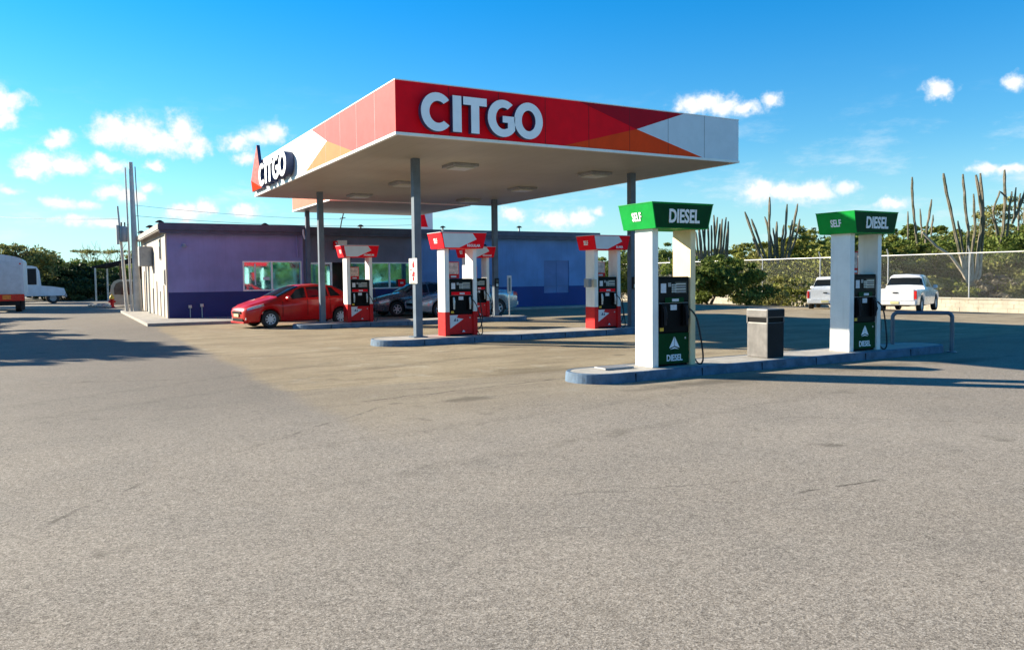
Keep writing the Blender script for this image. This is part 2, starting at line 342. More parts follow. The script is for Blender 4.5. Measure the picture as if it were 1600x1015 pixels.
def smooth_by_angle(me, ang=35):
    me.shade_smooth()
    me.set_sharp_from_angle(angle=math.radians(ang))
def tag(o, label, cat, group=None, kind=None):
    if label: o['label'] = label
    if cat: o['category'] = cat
    if group: o['group'] = group
    if kind: o['kind'] = kind
    return o
def thing(name, label, cat, loc=(0, 0, 0), rz=0, group=None):
    o = bpy.data.objects.new(name, None); C.objects.link(o); o.empty_display_size = .3
    o.location = loc; o.rotation_euler = (0, 0, rz); return tag(o, label, cat, group)
def text_mesh(name, s, h, M4, mats, parent, depth=.004, wide=1.0, bold=.02):
    """raised lettering; the text's own plane is XY, centred; M4 places it in the parent's space"""
    cu = bpy.data.curves.new(name, 'FONT'); cu.body = s; cu.align_x = 'CENTER'; cu.align_y = 'CENTER'; cu.size = 1; cu.extrude = .5; cu.offset = bold; cu.resolution_u = 3
    to = bpy.data.objects.new('tmp', cu); C.objects.link(to); bpy.context.view_layer.update()
    me = bpy.data.meshes.new_from_object(to.evaluated_get(bpy.context.evaluated_depsgraph_get())); bpy.data.objects.remove(to); bpy.data.curves.remove(cu)
    me.name = name; zs = [v.co.y for v in me.vertices]; hh = max(zs) - min(zs); mid = (max(zs) + min(zs)) / 2; k = h / hh
    me.transform(Matrix.Translation((0, -mid, 0))); me.transform(Matrix.Diagonal((k * wide, k, depth, 1))); me.transform(M4)
    me.materials.clear(); me.materials.append(mats)
    o = bpy.data.objects.new(name, me); C.objects.link(o); o.parent = parent; return o
def face_mat(loc, facing):
    """matrix that stands text/outline (x right, y up, z out) on a wall; facing = outward angle about Z"""
    n = Vector((math.cos(facing), math.sin(facing), 0)); u = Vector((0, 0, 1)); r = u.cross(n)
    m = Matrix(((r.x, u.x, n.x, loc[0]), (r.y, u.y, n.y, loc[1]), (r.z, u.z, n.z, loc[2]), (0, 0, 0, 1))); return m
FRONT, LEFTF = -PI / 2, PI
def slab(name, polys, M4, d, mats, parent, z0=0.0):
    """flat outlines (2D, in sign space) given thickness d, in one mesh"""
    mb = MB()
    for poly in polys: mb.prism(poly, z0, z0 + d)
    mb.v = [tuple(M4 @ Vector(v)) for v in mb.v]; return mb.build(name, mats, parent)
def arc(cx, cy, rx, ry, a0, a1, n=24):
    return [(cx + rx * math.cos(math.radians(a0 + (a1 - a0) * i / n)), cy + ry * math.sin(math.radians(a0 + (a1 - a0) * i / n))) for i in range(n + 1)]

# ------------------------------------------------------------------ ground
def ground_z(x): return 0.0 if x < 28 else -.04 * (min(x, 40) - 28)
def build_ground():
    xs = [-900, -60, 0, 28, 31, 34, 37, 40, 120, 1500]; ys = [-400, -30, 0, 40, 120, 1800]
    vs = [(x, y, ground_z(x)) for y in ys for x in xs]; n = len(xs)
    fs = [(j * n + i, j * n + i + 1, (j + 1) * n + i + 1, (j + 1) * n + i) for j in range(len(ys) - 1) for i in range(n - 1)]
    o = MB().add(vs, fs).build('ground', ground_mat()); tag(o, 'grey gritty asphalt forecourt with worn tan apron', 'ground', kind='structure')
build_ground()
mb = MB(); mb.prism([(2.42, 28.9), (9.2, 28.55), (9.2, 32.28), (3.44, 32.28), (3.44, 43.2), (2.42, 43.2)], 0, .10)
tag(mb.build('pavement', M['concrete']), 'pale concrete pavement round the corner of the store', 'pavement', kind='structure')
mb = MB(); mb.bbox(9.22, 23.0, 31.5, 32.50, 0, .10, .015)
tag(mb.build('pavement', M['concrete']), 'concrete pavement strip in front of the blue wall', 'pavement', kind='structure')
mb = MB(); mb.prism([(-30, 62), (2.3, 44.5), (2.3, 47), (-30, 70)], .004, .008)

# ------------------------------------------------------------------ store
def wall_panels(mb, x0, x1, y, z0, z1, holes, depth, mi=0):
    """front wall (facing -Y) in rectangles round its openings, with reveals"""
    xs = sorted({x0, x1, *[h[0] for h in holes], *[h[1] for h in holes]}); zs = sorted({z0, z1, *[h[2] for h in holes], *[h[3] for h in holes]})
    for i in range(len(xs) - 1):
        for j in range(len(zs) - 1):
            cx, cz = (xs[i] + xs[i + 1]) / 2, (zs[j] + zs[j + 1]) / 2
            if any(h[0] < cx < h[1] and h[2] < cz < h[3] for h in holes): continue
            mb.add([(xs[i], y, zs[j]), (xs[i + 1], y, zs[j]), (xs[i + 1], y, zs[j + 1]), (xs[i], y, zs[j + 1])], [(0, 1, 2, 3)], mi)
    for h in holes:
        a, b, c, d = h
        mb.add([(a, y, c), (b, y, c), (b, y, d), (a, y, d), (a, y + depth, c), (b, y + depth, c), (b, y + depth, d), (a, y + depth, d)], [(0, 1, 5, 4), (1, 2, 6, 5), (2, 3, 7, 6), (3, 0, 4, 7)], mi)

def store_window(root, x0, x1, z0, z1, y, panes, name='window', kind='glass'):
    """frame proud of the wall, mullions, panes as sub-parts"""
    f = MB(); w = .055
    f.box(x0, x1, y - .03, y + .07, z0, z0 + w); f.box(x0, x1, y - .03, y + .07, z1 - w, z1)
    f.box(x0, x0 + w, y - .03, y + .07, z0 + w, z1 - w); f.box(x1 - w, x1, y - .03, y + .07, z0 + w, z1 - w)
    cuts = [x0 + (x1 - x0) * k for k in panes]
    for c in cuts: f.box(c - .03, c + .03, y - .028, y + .068, z0 + w, z1 - w)
    fo = f.build(name, M['frame'], root)
    e = [x0 + w] + cuts + [x1 - w]
    for i in range(len(e) - 1):
        MB().box(e[i] + .002, e[i + 1] - .002, y + .02, y + .032, z0 + w, z1 - w).build('pane', M[kind], fo)
    return fo

def build_store():
    r = thing('convenience_store', 'long flat-roofed store painted lilac over navy, light and shade put into its wall colours', 'store', (3.46, 32.3, 0))
    ox, oy = -3.46, -32.3
    def B(mb, name, m, parent=r, smooth=False):
        mb.v = [(v[0] + ox, v[1] + oy, v[2]) for v in mb.v]; return mb.build(name, m, parent, smooth)
    YF, YR = 32.3, 32.52; ZT = 3.46
    h1 = (6.17, 8.48, 1.07, 2.25)
    mb = MB(); wall_panels(mb, 3.46, 8.55, YF, 1.07, ZT, [h1], .22); mb.add([(8.55, YF, 0), (8.55, YR, 0), (8.55, YR, ZT), (8.55, YF, ZT)], [(0, 1, 2, 3)])
    B(mb, 'front_wall', M['purple'])['label'] = 'lilac painted front wall'
    mb = MB(); wall_panels(mb, 3.46, 8.55, YF, .0, 1.07, [], .2); B(mb, 'wall_base', M['navy'])
    hd, hw = (8.8, 10.25, .12, 2.2), (10.35, 13.35, 1.07, 2.2)
    mb = MB(); wall_panels(mb, 8.55, 13.45, YR, 1.07, ZT, [(8.8, 10.25, 1.07, 2.2), hw], .2); B(mb, 'front_wall', M['lilacshade'])['label'] = 'lilac wall behind the pumps, canopy shade put into its colour'
    mb = MB(); wall_panels(mb, 8.55, 13.45, YR, 0, 1.07, [(8.8, 10.25, .12, 1.07)], .2); B(mb, 'wall_base', M['navy'])
    mb = MB(); wall_panels(mb, 13.45, 22.75, YR, 1.05, ZT, [(20.18, 21.62, 1.05, 2.27)], .035)
    mb.add([(22.75, YR, 1.05), (22.75, 43.3, 1.05), (22.75, 43.3, ZT), (22.75, YR, ZT)], [(0, 1, 2, 3)]); B(mb, 'front_wall', M['blue'])['label'] = 'plain front wall, blue cast of the light put into its colour'
    mb = MB(); wall_panels(mb, 13.45, 22.75, YR, 0, 1.05, [(20.18, 21.62, .72, 1.05)], .035)
    mb.add([(22.75, YR, 0), (22.75, 43.3, 0), (22.75, 43.3, 1.05), (22.75, YR, 1.05)], [(0, 1, 2, 3)]); B(mb, 'wall_base', M['navyb'])
    mb = MB(); mb.box(20.18, 21.62, YR + .035, YR + .06, .72, 2.27); mb.box(20.9, 20.93, YR + .02, YR + .034, .72, 2.27)
    B(mb, 'filled_window', mat('filled_panel_blue', (.15, .215, .42), .8, vary=.12, scale=1.5))['label'] = 'window filled in and painted blue'
    # side wall with cream buttress strips
    mb = MB(); mb.add([(3.46, YF, 0), (3.46, 43.3, 0), (3.46, 43.3, ZT), (3.46, YF, ZT)], [(0, 1, 2, 3)])
    mb.add([(3.46, 43.3, 0), (22.75, 43.3, 0), (22.75, 43.3, ZT), (3.46, 43.3, ZT)], [(0, 1, 2, 3)])
    mb.box(3.405, 3.458, YF + .003, YF + .14, 0, ZT - .01)
    B(mb, 'side_wall', M['cream'])
    for y, z in ((33.6, 1.35), (34.9, 1.1), (36.2, 1.5), (37.8, 1.2), (39.6, 1.7), (41.8, 2.0)): B(MB().bbox(3.425, 3.458, y, y + .13, .0, z, .01), 'pipe_casing', M['cream'])
    for y, z0, z1, w in ((34.3, 2.35, 3.2, .42), (33.05, 1.35, 1.95, .22)):
        m2 = MB(); m2.box(3.43, 3.458, y, y + w, z0, z1); f = B(m2, 'vent_window', M['greymetal'])
        m3 = MB(); m3.box(3.42, 3.43, y + .04, y + w - .04, z0 + .04, z1 - .04); B(m3, 'pane', M['darkglass'], f)
    # inside floor and back so that the openings stay dark
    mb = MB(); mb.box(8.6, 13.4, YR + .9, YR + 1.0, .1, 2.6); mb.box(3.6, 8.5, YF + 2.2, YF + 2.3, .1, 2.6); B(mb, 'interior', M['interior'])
    # roof: slab with trim board
    mb = MB(); mb.prism([(3.2, 32.02), (8.75, 32.02), (8.75, 32.2), (23.2, 32.2), (23.2, 43.6), (3.2, 43.6)], 3.46, 3.52); rf = B(mb, 'roof', M['concrete'])
    mb = MB(); mb.box(3.17, 8.78, 31.97, 32.02, 3.40, 3.66); mb.box(8.73, 8.78, 32.02, 32.15, 3.40, 3.66); mb.box(8.78, 23.25, 32.15, 32.2, 3.40, 3.63)
    mb.box(23.2, 23.25, 32.2, 43.6, 3.40, 3.63)
    mb.box(3.19, 8.76, 32.022, 32.06, 3.28, 3.40); mb.box(8.8, 23.2, 32.202, 32.24, 3.29, 3.40)
    B(mb, 'trim_board', M['trim'], rf)
    mb = MB(); mb.box(3.14, 3.17, 31.99, 43.6, 3.42, 3.62); mb.box(3.172, 3.20, 32.021, 43.6, 3.38, 3.56); B(mb, 'side_trim', M['concrete'], rf)
    # openings
    def W(*a, **k):
        x0, x1, z0, z1, y, p = a; return store_window(r, x0 + ox, x1 + ox, z0, z1, y + oy, p, **k)
    f1 = W(6.17, 8.48, 1.07, 2.25, YF, [.485]); f1['label'] = 'two-pane window in the lilac wall'
    f2 = W(10.35, 13.35, 1.07, 2.2, YR, [.33, .66]); f2['label'] = 'three-pane window behind the pumps'
    # things seen behind the tinted panes of the left window: faint shelving posts
    mb = MB(); mb.box(6.62, 6.68, YF + .012, YF + .0185, 1.3, 2.15); mb.box(6.95, 7.2, YF + .012, YF + .0185, 1.5, 1.62)
    B(mb, 'shelving_post', M['sticker'], f1)  # posts seen inside the window; sticker material reused
    f = MB(); f.box(8.8, 8.88, YR - .03, YR + .08, .12, 2.2); f.box(9.72, 9.80, YR - .03, YR + .08, .12, 2.2); f.box(8.88, 9.72, YR - .03, YR + .08, 2.12, 2.2); f.box(8.88, 9.72, YR - .02, YR + .06, .12, .35)
    do = B(f, 'door', M['frame']); do['label'] = 'white framed glass entrance door'
    mb = MB(); mb.box(8.89, 9.71, YR + .02, YR + .03, .352, 2.118); B(mb, 'pane', M['glass'], do)
    mb = MB(); mb.box(9.62, 9.66, YR - .07, YR - .032, .95, 1.25); B(mb, 'handle', M['darkmetal'], do)
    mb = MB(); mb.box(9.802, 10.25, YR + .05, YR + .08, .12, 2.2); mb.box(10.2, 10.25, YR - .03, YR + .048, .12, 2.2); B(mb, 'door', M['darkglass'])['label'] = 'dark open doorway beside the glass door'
    # down pipe at the step in the wall
    mb = MB(); mb.tube([(8.30, 32.22, 3.35), (8.30, 32.22, 2.95), (8.32, 32.24, 2.4)], .035, 8); B(mb, 'drain_pipe', M['purple'], smooth=True)
    mb = MB(); mb.tube([(8.5, 31.98, 3.5), (8.5, 31.96, 3.3), (8.56, 31.94, 3.12)], .04, 8); B(mb, 'gutter_spout', M['white'], smooth=True)
    # small fittings
    mb = MB(); mb.lathe([(.0, 3.1), (.05, 3.1), (.10, 3.0), (.02, 2.98)], 12, 'Z', (4.05, 32.16, -.22)); mb.box(4.02, 4.08, 32.16, 32.3, 2.86, 2.90); B(mb, 'wall_lamp', M['galv'], smooth=True)
    for x, z in ((4.2, .52), (4.62, .56)):
        mb = MB(); mb.bbox(x - .06, x + .06, 32.21, 32.298, z - .05, z + .06, .01); mb.tube([(x, 32.25, z - .05), (x, 32.24, .1)], .015, 6); B(mb, 'tap_box', M['galv'])
    for x in (16.4, 16.75):
        mb = MB(); mb.tube([(x, 32.52, 3.0), (x, 32.3, 3.05), (x + .05, 32.15, 2.98)], .02, 6); mb.lathe([(.02, .12), (.06, .08), (.11, -.04), (.0, -.03)], 12, 'Z', (x + .06, 32.12, 2.88)); B(mb, 'wall_lamp', M['darkmetal'], smooth=True)
    # grey meter cabinet standing off the side wall, with its bracket
    mb = MB(); mb.bbox(2.92, 3.44, 37.6, 38.3, 2.15, 3.0, .03); cab = B(mb, 'meter_cabinet', M['greymetal'])
    mb = MB(); mb.box(2.97, 3.39, 37.585, 37.598, 2.2, 2.95); B(mb, 'cabinet_door', M['greymetal'], cab)
    mb = MB(); mb.tube([(3.3, 37.9, 2.15), (3.3, 37.9, .1)], .04, 8); B(mb, 'cable_conduit', M['galv'], cab, True)
    return r
store = build_store()

def roof_vent(x, y, z, label, s=1.0):
    r = thing('roof_vent', label, 'vent', (x, y, z), 0, 'vents on the store roof')
    MB().tube([(0, 0, 0), (0, 0, .22 * s)], .05 * s, 10).build('pipe', M['galv'], r, True)
    MB().lathe([(0, .30 * s), (.06 * s, .29 * s), (.16 * s, .22 * s), (.15 * s, .20 * s), (0, .21 * s)], 14, 'Z').build('cap', M['darkmetal'], r, True)
roof_vent(3.30, 32.9, 3.52, 'dark roof vent nearest the front corner of the store', 1.0)
roof_vent(3.28, 36.4, 3.52, 'dark roof vent in the middle of the left roof edge', 1.1)
roof_vent(3.28, 40.6, 3.52, 'dark roof vent farthest back on the left roof edge', 1.1)
for (px, d, k, lab) in ((416, 32.0, .9, 'small dark vent alone on the lilac section roof'), (565, 33.6, .9, 'dark vent on the roof between the canopy columns'), (693, 34.6, .8, 'dark vent on the roof above the big red pump'), (812, 35.2, .8, 'low vent on the roof right of the far column')):
    a = at(px, d); roof_vent(a[0], a[1], 3.52, lab, k)
x, y, _ = at(533, 33.2)
r = thing('roof_aerial', 'thin leaning dark aerial on the store roof', 'aerial', (x, y, 3.52))
MB().tube([(0, 0, 0), (.06, 0, .35), (.16, 0, .72)], .025, 6).build('mast', M['darkmetal'], r); MB().tube([(0, 0, .5), (.24, 0, .54)], .018, 6).build('cross_arm', M['darkmetal'], r)
# boxed sign / unit on the middle wall
r = thing('wall_sign', 'small beige box sign with red face high on the middle wall', 'sign', (10.02, 32.5, 2.75))
MB().bbox(-.02, .38, -.22, 0, 0, .36, .015).build('box', M['warmwhite'], r)
mb = MB(); mb.box(-.16, -.022, -.2, -.02, .0, .32); mb.build('face', M['signred'], r)
slab('emblem', [[(-.12, .05), (-.06, .16), (-.12, .27), (-.05, .27), (-.03, .16), (-.05, .05)]], face_mat((0, -.2, 0), FRONT), .01, M['signwhite'], r)
# red notice inside the window
r = thing('window_notice', 'small round-cornered red notice at the foot of the store window', 'notice', (12.85, 32.44, 1.15))
MB().bbox(-.17, .17, -.02, .0, 0, .32, .012).build('board', M['signred'], r); MB().box(-.07, .07, -.026, -.021, .12, .2).build('lettering_patch', M['sticker'], r)

# ------------------------------------------------------------------ canopies
def canopy_letters(name, H, W, M4, depth, face, side, parent):
    """C I T G O as solid raised letters: W total width, H cap height, origin at lower left"""
    u = W / 2.73; t = .16 * u * 1.05; polys = []
    k = H / .70
    def ell(cx, cy, rx, ry, a0, a1, n=26): return arc(cx, cy, rx, ry, a0, a1, n)
    def scale(p): return [(x * u, y * k) for x, y in p]
    cy = .35
    C_ = ell(.34, cy, .34, .37, 41, 319) + ell(.36, cy, .185, .21, 309, 51)
    I_ = [(.67, .0), (.86, .0), (.86, .70), (.67, .70)]
    T_ = [(.90, .70), (.90, .545), (1.07, .545), (1.07, 0), (1.25, 0), (1.25, .545), (1.42, .545), (1.42, .70)]
    G_ = ell(1.79, cy, .35, .37, 50, 322) + [(2.07, .40), (1.78, .40), (1.78, .27), (1.90, .27), (1.90, .16)] + ell(1.80, cy, .175, .215, 292, 58)
    Oo = ell(2.39, cy, .34, .37, 0, 360, 36)[:-1]; Oi = ell(2.39, cy, .165, .21, 0, 360, 36)[:-1]
    out = []
    for ch, poly in (('C', C_), ('I', I_), ('T', T_), ('G', G_)):
        mb = MB(); pts = scale(poly); n = len(pts)
        mb.add([(x, y, 0) for x, y in pts] + [(x, y, depth) for x, y in pts], [tuple(range(n, 2 * n))], 0)
        mb.f += [(i, (i + 1) % n, n + (i + 1) % n, n + i) for i in range(n)]; mb.m += [1] * n
        mb.v = [tuple(M4 @ Vector(v)) for v in mb.v]; out.append(mb.build(name, [face, side], parent))
    mb = MB(); a, b = scale(Oo), scale(Oi); n = len(a)
    mb.add([(x, y, 0) for x, y in a] + [(x, y, depth) for x, y in a] + [(x, y, 0) for x, y in b] + [(x, y, depth) for x, y in b],
           [(n + i, n + (i + 1) % n, 3 * n + (i + 1) % n, 3 * n + i) for i in range(n)], 0)
    mb.f += [(i, (i + 1) % n, n + (i + 1) % n, n + i) for i in range(n)] + [(2 * n + i, 2 * n + (i + 1) % n, 3 * n + (i + 1) % n, 3 * n + i) for i in range(n)]; mb.m += [1] * (2 * n)
    mb.v = [tuple(M4 @ Vector(v)) for v in mb.v]; out.append(mb.build(name, [face, side], parent))
    return out

SIDE = mat('letter_return', (.030, .055, .14), .5, vary=.1)
LFACE = mat('letter_face', (.86, .88, .92), .5, vary=.03)

def soffit_mat():
    m = bpy.data.materials.new('soffit_panels'); m.use_nodes = True
    t = NT(m.node_tree); b = t.n['Principled BSDF']; tc = t.node('ShaderNodeTexCoord'); o = tc.outputs['Object']
    sep = t.node('ShaderNodeSeparateXYZ'); t.put(sep.inputs[0], o)
    fr = t.math('FRACT', t.math('MULTIPLY', sep.outputs[0], 1 / .4)); seam = t.ramp(t.math('ABSOLUTE', t.math('SUBTRACT', fr, .5)), .46, .5)
    c = t.mix(t.ramp(t.noise(o, .35, 5), .35, .65), (.36, .32, .26), (.44, .395, .325))
    c = t.mix(t.math('MULTIPLY', seam, .35), c, (.20, .17, .14))
    c = t.mix(t.ramp(t.noise(o, 1.7, 6, .7), .58, .75, 0, .35), c, (.28, .23, .18))
    t.put(b.inputs['Base Color'], c); b.inputs['Roughness'].default_value = .45
    return m
SOFF = soffit_mat()

def build_canopy():
    X0, X1, Y0, Y1, ZB, ZT = 5.62, 14.52, 14.33, 26.95, 4.235, 5.255
    r = thing('station_canopy', 'large flat red and white canopy with raised lettering on four columns', 'canopy', (X0, Y0, 0))
    W, D = X1 - X0, Y1 - Y0
    MB().box(.05, W - .05, .05, D - .05, ZB, ZB + .04).build('soffit', SOFF, r)
    MB().box(.02, W - .02, .02, D - .02, ZT - .12, ZT - .06).build('roof_deck', M['greymetal'], r)
    # fascia boards
    mb = MB(); mb.box(0, W, 0, .05, ZB + .045, ZT); mb.box(0, W, D - .05, D, ZB + .045, ZT); mb.box(0, .05, .05, D - .05, ZB + .045, ZT); mb.box(W - .05, W, .05, D - .05, ZB + .045, ZT)
    mb.build('fascia', M['signred'], r)
    mb = MB(); mb.box(-.02, W + .02, -.02, .05, ZB - .01, ZB + .045); mb.box(-.02, W + .02, D - .05, D + .02, ZB - .01, ZB + .045)
    mb.box(-.02, .05, .05, D - .05, ZB - .01, ZB + .045); mb.box(W - .05, W + .02, .05, D - .05, ZB - .01, ZB + .045)
    mb.box(-.01, W + .01, -.012, .04, ZT, ZT + .02); mb.box(-.012, .04, .04, D, ZT, ZT + .02)
    mb.build('edge_trim', M['white'], r)
    FM = face_mat((0, -.001, 0), FRONT); b, tp = ZB + .047, ZT - .002
    # front graphic, each piece its own sheet butted edge to edge
    xr = X0
    slab('graphic_dark_red', [[(9.83 - xr, tp), (12.76 - xr, tp), (11.38 - xr, 4.79)][::-1]], FM, .004, M['darkred'], r)
    slab('graphic_orange', [[(9.4 - xr, b), (13.36 - xr, b), (11.38 - xr, 4.79)]], FM, .004, M['orange'], r)
    slab('graphic_white', [[(13.36 - xr, b), (W, b), (W, tp), (12.76 - xr, tp), (11.38 - xr, 4.79)]], FM, .004, M['signwhite'], r)
    # left-hand graphic (reads from the far end to the near end)
    LM = face_mat((-.001, 0, 0), LEFTF)     # x right = -Y
    f = lambda y: -(y - Y0)
    SP = mat('sunlit_fascia_red', (.50, .075, .075), .6, vary=.08, spec=.1); SO = mat('sunlit_fascia_orange', (.60, .17, .05), .6, vary=.06, spec=.1)  # sunlit copies of the sign colours, the sun's wash put into them
    slab('graphic_white', [[(f(Y1), b), (f(20.8), b), (f(18.8), 4.79), (f(20.07), tp), (f(Y1), tp)]], LM, .004, mat('sunlit_fascia_white', (.80, .80, .80), .4, vary=.03), r)  # sunlit copy of the sign white, the sun's brightness put into it
    slab('graphic_orange', [[(f(20.8), b), (f(16.9), b), (f(18.8), 4.79)]], LM, .004, SO, r)
    slab('graphic_red', [[(f(16.9), b), (f(Y0), b), (f(Y0), tp), (f(20.07), tp), (f(18.8), 4.79)]], LM, .004, SP, r)
    # lettering
    canopy_letters('sign_letter', .70, 2.73, face_mat((6.07 - xr, -.03, 4.345), FRONT), .13, LFACE, SIDE, r)
    canopy_letters('sign_letter', .64, 3.4, face_mat((-.03, 25.2 - Y0, 4.36), LEFTF), .22, LFACE, SIDE, r)
    # faceted triangular emblem standing above the left fascia
    def P(y, z, o): return (-.03 - o, y - Y0, z)
    A, Bq, T, Mid = P(26.75, 4.36, .10), P(25.35, 4.36, .10), P(25.95, 5.75, .10), P(25.95, 4.62, .30)
    vs = [A, Bq, T, Mid, P(26.75, 4.36, 0), P(25.35, 4.36, 0), P(25.95, 5.75, 0)]
    mb = MB(); mb.add(vs, [(0, 3, 2)], 0); mb.f += [(3, 1, 2), (0, 1, 3), (0, 2, 6, 4), (2, 1, 5, 6), (1, 0, 4, 5)]; mb.m += [1, 2, 3, 3, 3]
    mb.build('emblem', [M['signred'], M['darkred'], M['orange'], SIDE], r)
    for k in range(1, 8): MB().box(k * W / 8 - .004, k * W / 8 + .004, -.0065, -.0055, b, tp).build('panel_joint', M['darkmetal'], r)
    for k in range(1, 11): MB().box(-.0065, -.0055, k * D / 11 - .004, k * D / 11 + .004, b, tp).build('panel_joint', M['greymetal'], r)
    # columns
    for cx in (7.14, 13.36):
        for cy in (17.05, 24.8):
            c = MB().bbox(cx - .085 - xr, cx + .085 - xr, cy - .085 - Y0, cy + .085 - Y0, .135, ZB, .012).build('column', M['column'], r)
            MB().bbox(cx - .17 - xr, cx + .17 - xr, cy - .17 - Y0, cy + .17 - Y0, .137, .16, .006).build('base_plate', M['column'], c)
    # recessed lights
    for lx, ly in ((8.5, 17.5), (12.4, 17.4), (8.6, 21.4), (12.4, 21.2), (8.5, 25.0), (12.5, 25.1)):
        x, y = lx - xr, ly - Y0
        l = MB().bbox(x - .34, x + .34, y - .34, y + .34, ZB - .07, ZB - .002, .012).build('ceiling_light', M['greymetal'], r)
        MB().bbox(x - .25, x + .25, y - .25, y + .25, ZB - .11, ZB - .072, .012).build('diffuser', M['lampglass'], l)
    return r
build_canopy()

def build_back_canopy():
    X0, X1, Y0, Y1, ZB, ZT = 8.19, 13.6, 27.2, 32.35, 4.235, 5.1
    r = thing('entrance_canopy', 'smaller salmon-edged canopy joining the main canopy to the store roof', 'canopy', (X0, Y0, 0))
    W, D = X1 - X0, Y1 - Y0
    MB().box(.04, W - .04, .04, D - .04, ZB, ZB + .04).build('soffit', SOFF, r)
    mb = MB(); mb.box(0, W, 0, .04, ZB + .045, ZT); mb.box(0, W, D - .04, D, ZB + .045, ZT); mb.box(0, .04, .04, D - .04, ZB + .045, ZT); mb.box(W - .04, W, .04, D - .04, ZB + .045, ZT)
    mb.build('fascia', mat('salmon_fascia', (.50, .17, .11), .6, vary=.06, spec=.1), r)
    mb = MB(); mb.box(-.02, W + .02, -.02, .04, ZB - .01, ZB + .044); mb.box(-.02, .04, .04, D, ZB - .01, ZB + .044); mb.box(W - .04, W + .02, .04, D, ZB - .01, ZB + .044); mb.box(.04, W - .04, D - .04, D + .02, ZB - .01, ZB + .044)
    mb.build('edge_trim', M['white'], r)
    for cx in (8.62, 13.3): MB().bbox(cx - .08 - X0, cx + .08 - X0, 31.7 - Y0, 31.86 - Y0, .1, ZB - .002, .01).build('column', M['column'], r)
build_back_canopy()
x, y, _ = at(668, 37.5)
r = thing('roof_sign', 'small white sign board with red triangle peeping above the roof', 'sign', (x, y, 3.5))
MB().box(-.42, .30, -.03, .03, .12, 1.5).build('board', M['signwhite'], r)
slab('emblem', [[(-.42, .4), (.05, .4), (-.25, 1.45), (-.42, 1.45)]], face_mat((0, -.031, 0), FRONT), .01, M['signred'], r)
for sx in (-.35, .22): MB().box(sx - .03, sx + .03, .032, .09, 0, 1.3).build('post', M['darkmetal'], r)

# poster boxed to the near column
r = thing('column_poster', 'white safety poster with red symbols strapped to the near canopy column', 'poster', (7.03, 17.05, 1.38))
MB().box(-.02, -.005, -.30, .17, 0, .575).build('board', mat('poster_white', (.72, .70, .66), .5, vary=.03), r)
LMp = face_mat((-.021, -.065, 0), LEFTF)
slab('no_flame_symbol', [[(-.02, .36), (.09, .36), (.10, .42), (.03, .54), (-.03, .44)], [(-.06, .17), (.09, .15), (.11, .26), (.0, .28)], [(-.02, .06), (.06, .06), (.07, .15), (-.03, .15)]], LMp, .003, M['signred'], r)
slab('caption', [[(-.17, .30), (-.06, .30), (-.06, .33), (-.17, .33)], [(-.17, .2), (-.1, .2), (-.1, .23), (-.17, .23)], [(-.15, .015), (.15, .015), (.15, .035), (-.15, .035)]], LMp, .003, M['rust'], r)
for nm, (cx, cy), lab in (('card_reader', (13.36, 17.05), 'grey keypad box on the near right canopy column'), ('card_reader', (13.36, 24.8), 'grey keypad box on the far canopy column by the silver car')):
    r = thing(nm, lab, 'keypad', (cx, cy - .087, 1.15), 0, 'keypad boxes on canopy columns')
    MB().bbox(-.07, .07, -.06, 0, 0, .32, .012).build('housing', M['darkmetal'], r); MB().box(-.045, .045, -.066, -.061, .17, .27).build('screen', M['screen'], r); MB().box(-.04, .04, -.066, -.061, .03, .13).build('keypad', M['galv'], r)

# ------------------------------------------------------------------ kerbed islands
def island(label, x0, x1, y0, y1, h=.14):
    w = y1 - y0; rr = w / 2; cyy = (y0 + y1) / 2
    pts = [(x0 + rr + rr * math.cos(a), rr * math.sin(a)) for a in [math.radians(90 + 180 * i / 20) for i in range(21)]] + [(x1 - rr + rr * math.cos(a), rr * math.sin(a)) for a in [math.radians(-90 + 180 * i / 20) for i in range(21)]]
    pts = [(a - x0, b) for a, b in pts]
    r = thing('pump_island', label, 'kerb island', (x0, cyy, 0), 0, 'kerbed pump islands')
    n = len(pts); ins = []
    cxm = (x1 - x0) / 2
    for (a, b) in pts:
        # inner line 8 cm inside
        if a < rr: d = Vector((a - rr, b)).normalized()
        elif a > x1 - x0 - rr: d = Vector((a - (x1 - x0 - rr), b)).normalized()
        else: d = Vector((0, 1 if b > 0 else -1))
        ins.append((a - d.x * .07, b - d.y * .07))
    mb = MB(); v = [(a, b, 0) for a, b in pts] + [(a + (ins[i][0] - a) * .15, b + (ins[i][1] - b) * .15, h - .012) for i, (a, b) in enumerate(pts)] + [(a + (ins[i][0] - a) * .3, b + (ins[i][1] - b) * .3, h) for i, (a, b) in enumerate(pts)] + [(a, b, h) for a, b in ins]
    fs = []
    for k in range(3): fs += [(k * n + i, k * n + (i + 1) % n, (k + 1) * n + (i + 1) % n, (k + 1) * n + i) for i in range(n)]
    mb.add(v, fs); kb = mb.build('kerb', M['kerb'], r)
    q = rr + .35
    while q < x1 - x0 - rr: MB().box(q - .006, q + .006, -rr - .0015, -rr + .02, .004, h - .02).build('kerb_joint', M['black'], kb); q += 1.25
    mb = MB(); mb.add([(a, b, h - .003) for a, b in ins], [tuple(range(n))]); mb.build('top', M['kerbtop'], r)
island('nearest kerbed island carrying the two green pumps and the bin', 6.22, 14.6, 8.88, 9.80)
island('middle kerbed island under the front of the canopy', 6.0, 14.3, 16.35, 17.65)
island('farthest kerbed island between the red car and the canopy', 6.1, 14.3, 23.75, 25.05)
mb = MB(); mb.bbox(-.26, .26, -.14, .14, 0, .03, .008)
o = mb.build('cover_plate', M['greymetal']); o.location = (7.05, 9.42, .138); tag(o, 'flat steel cover plate on the end of the near island', 'cover plate')

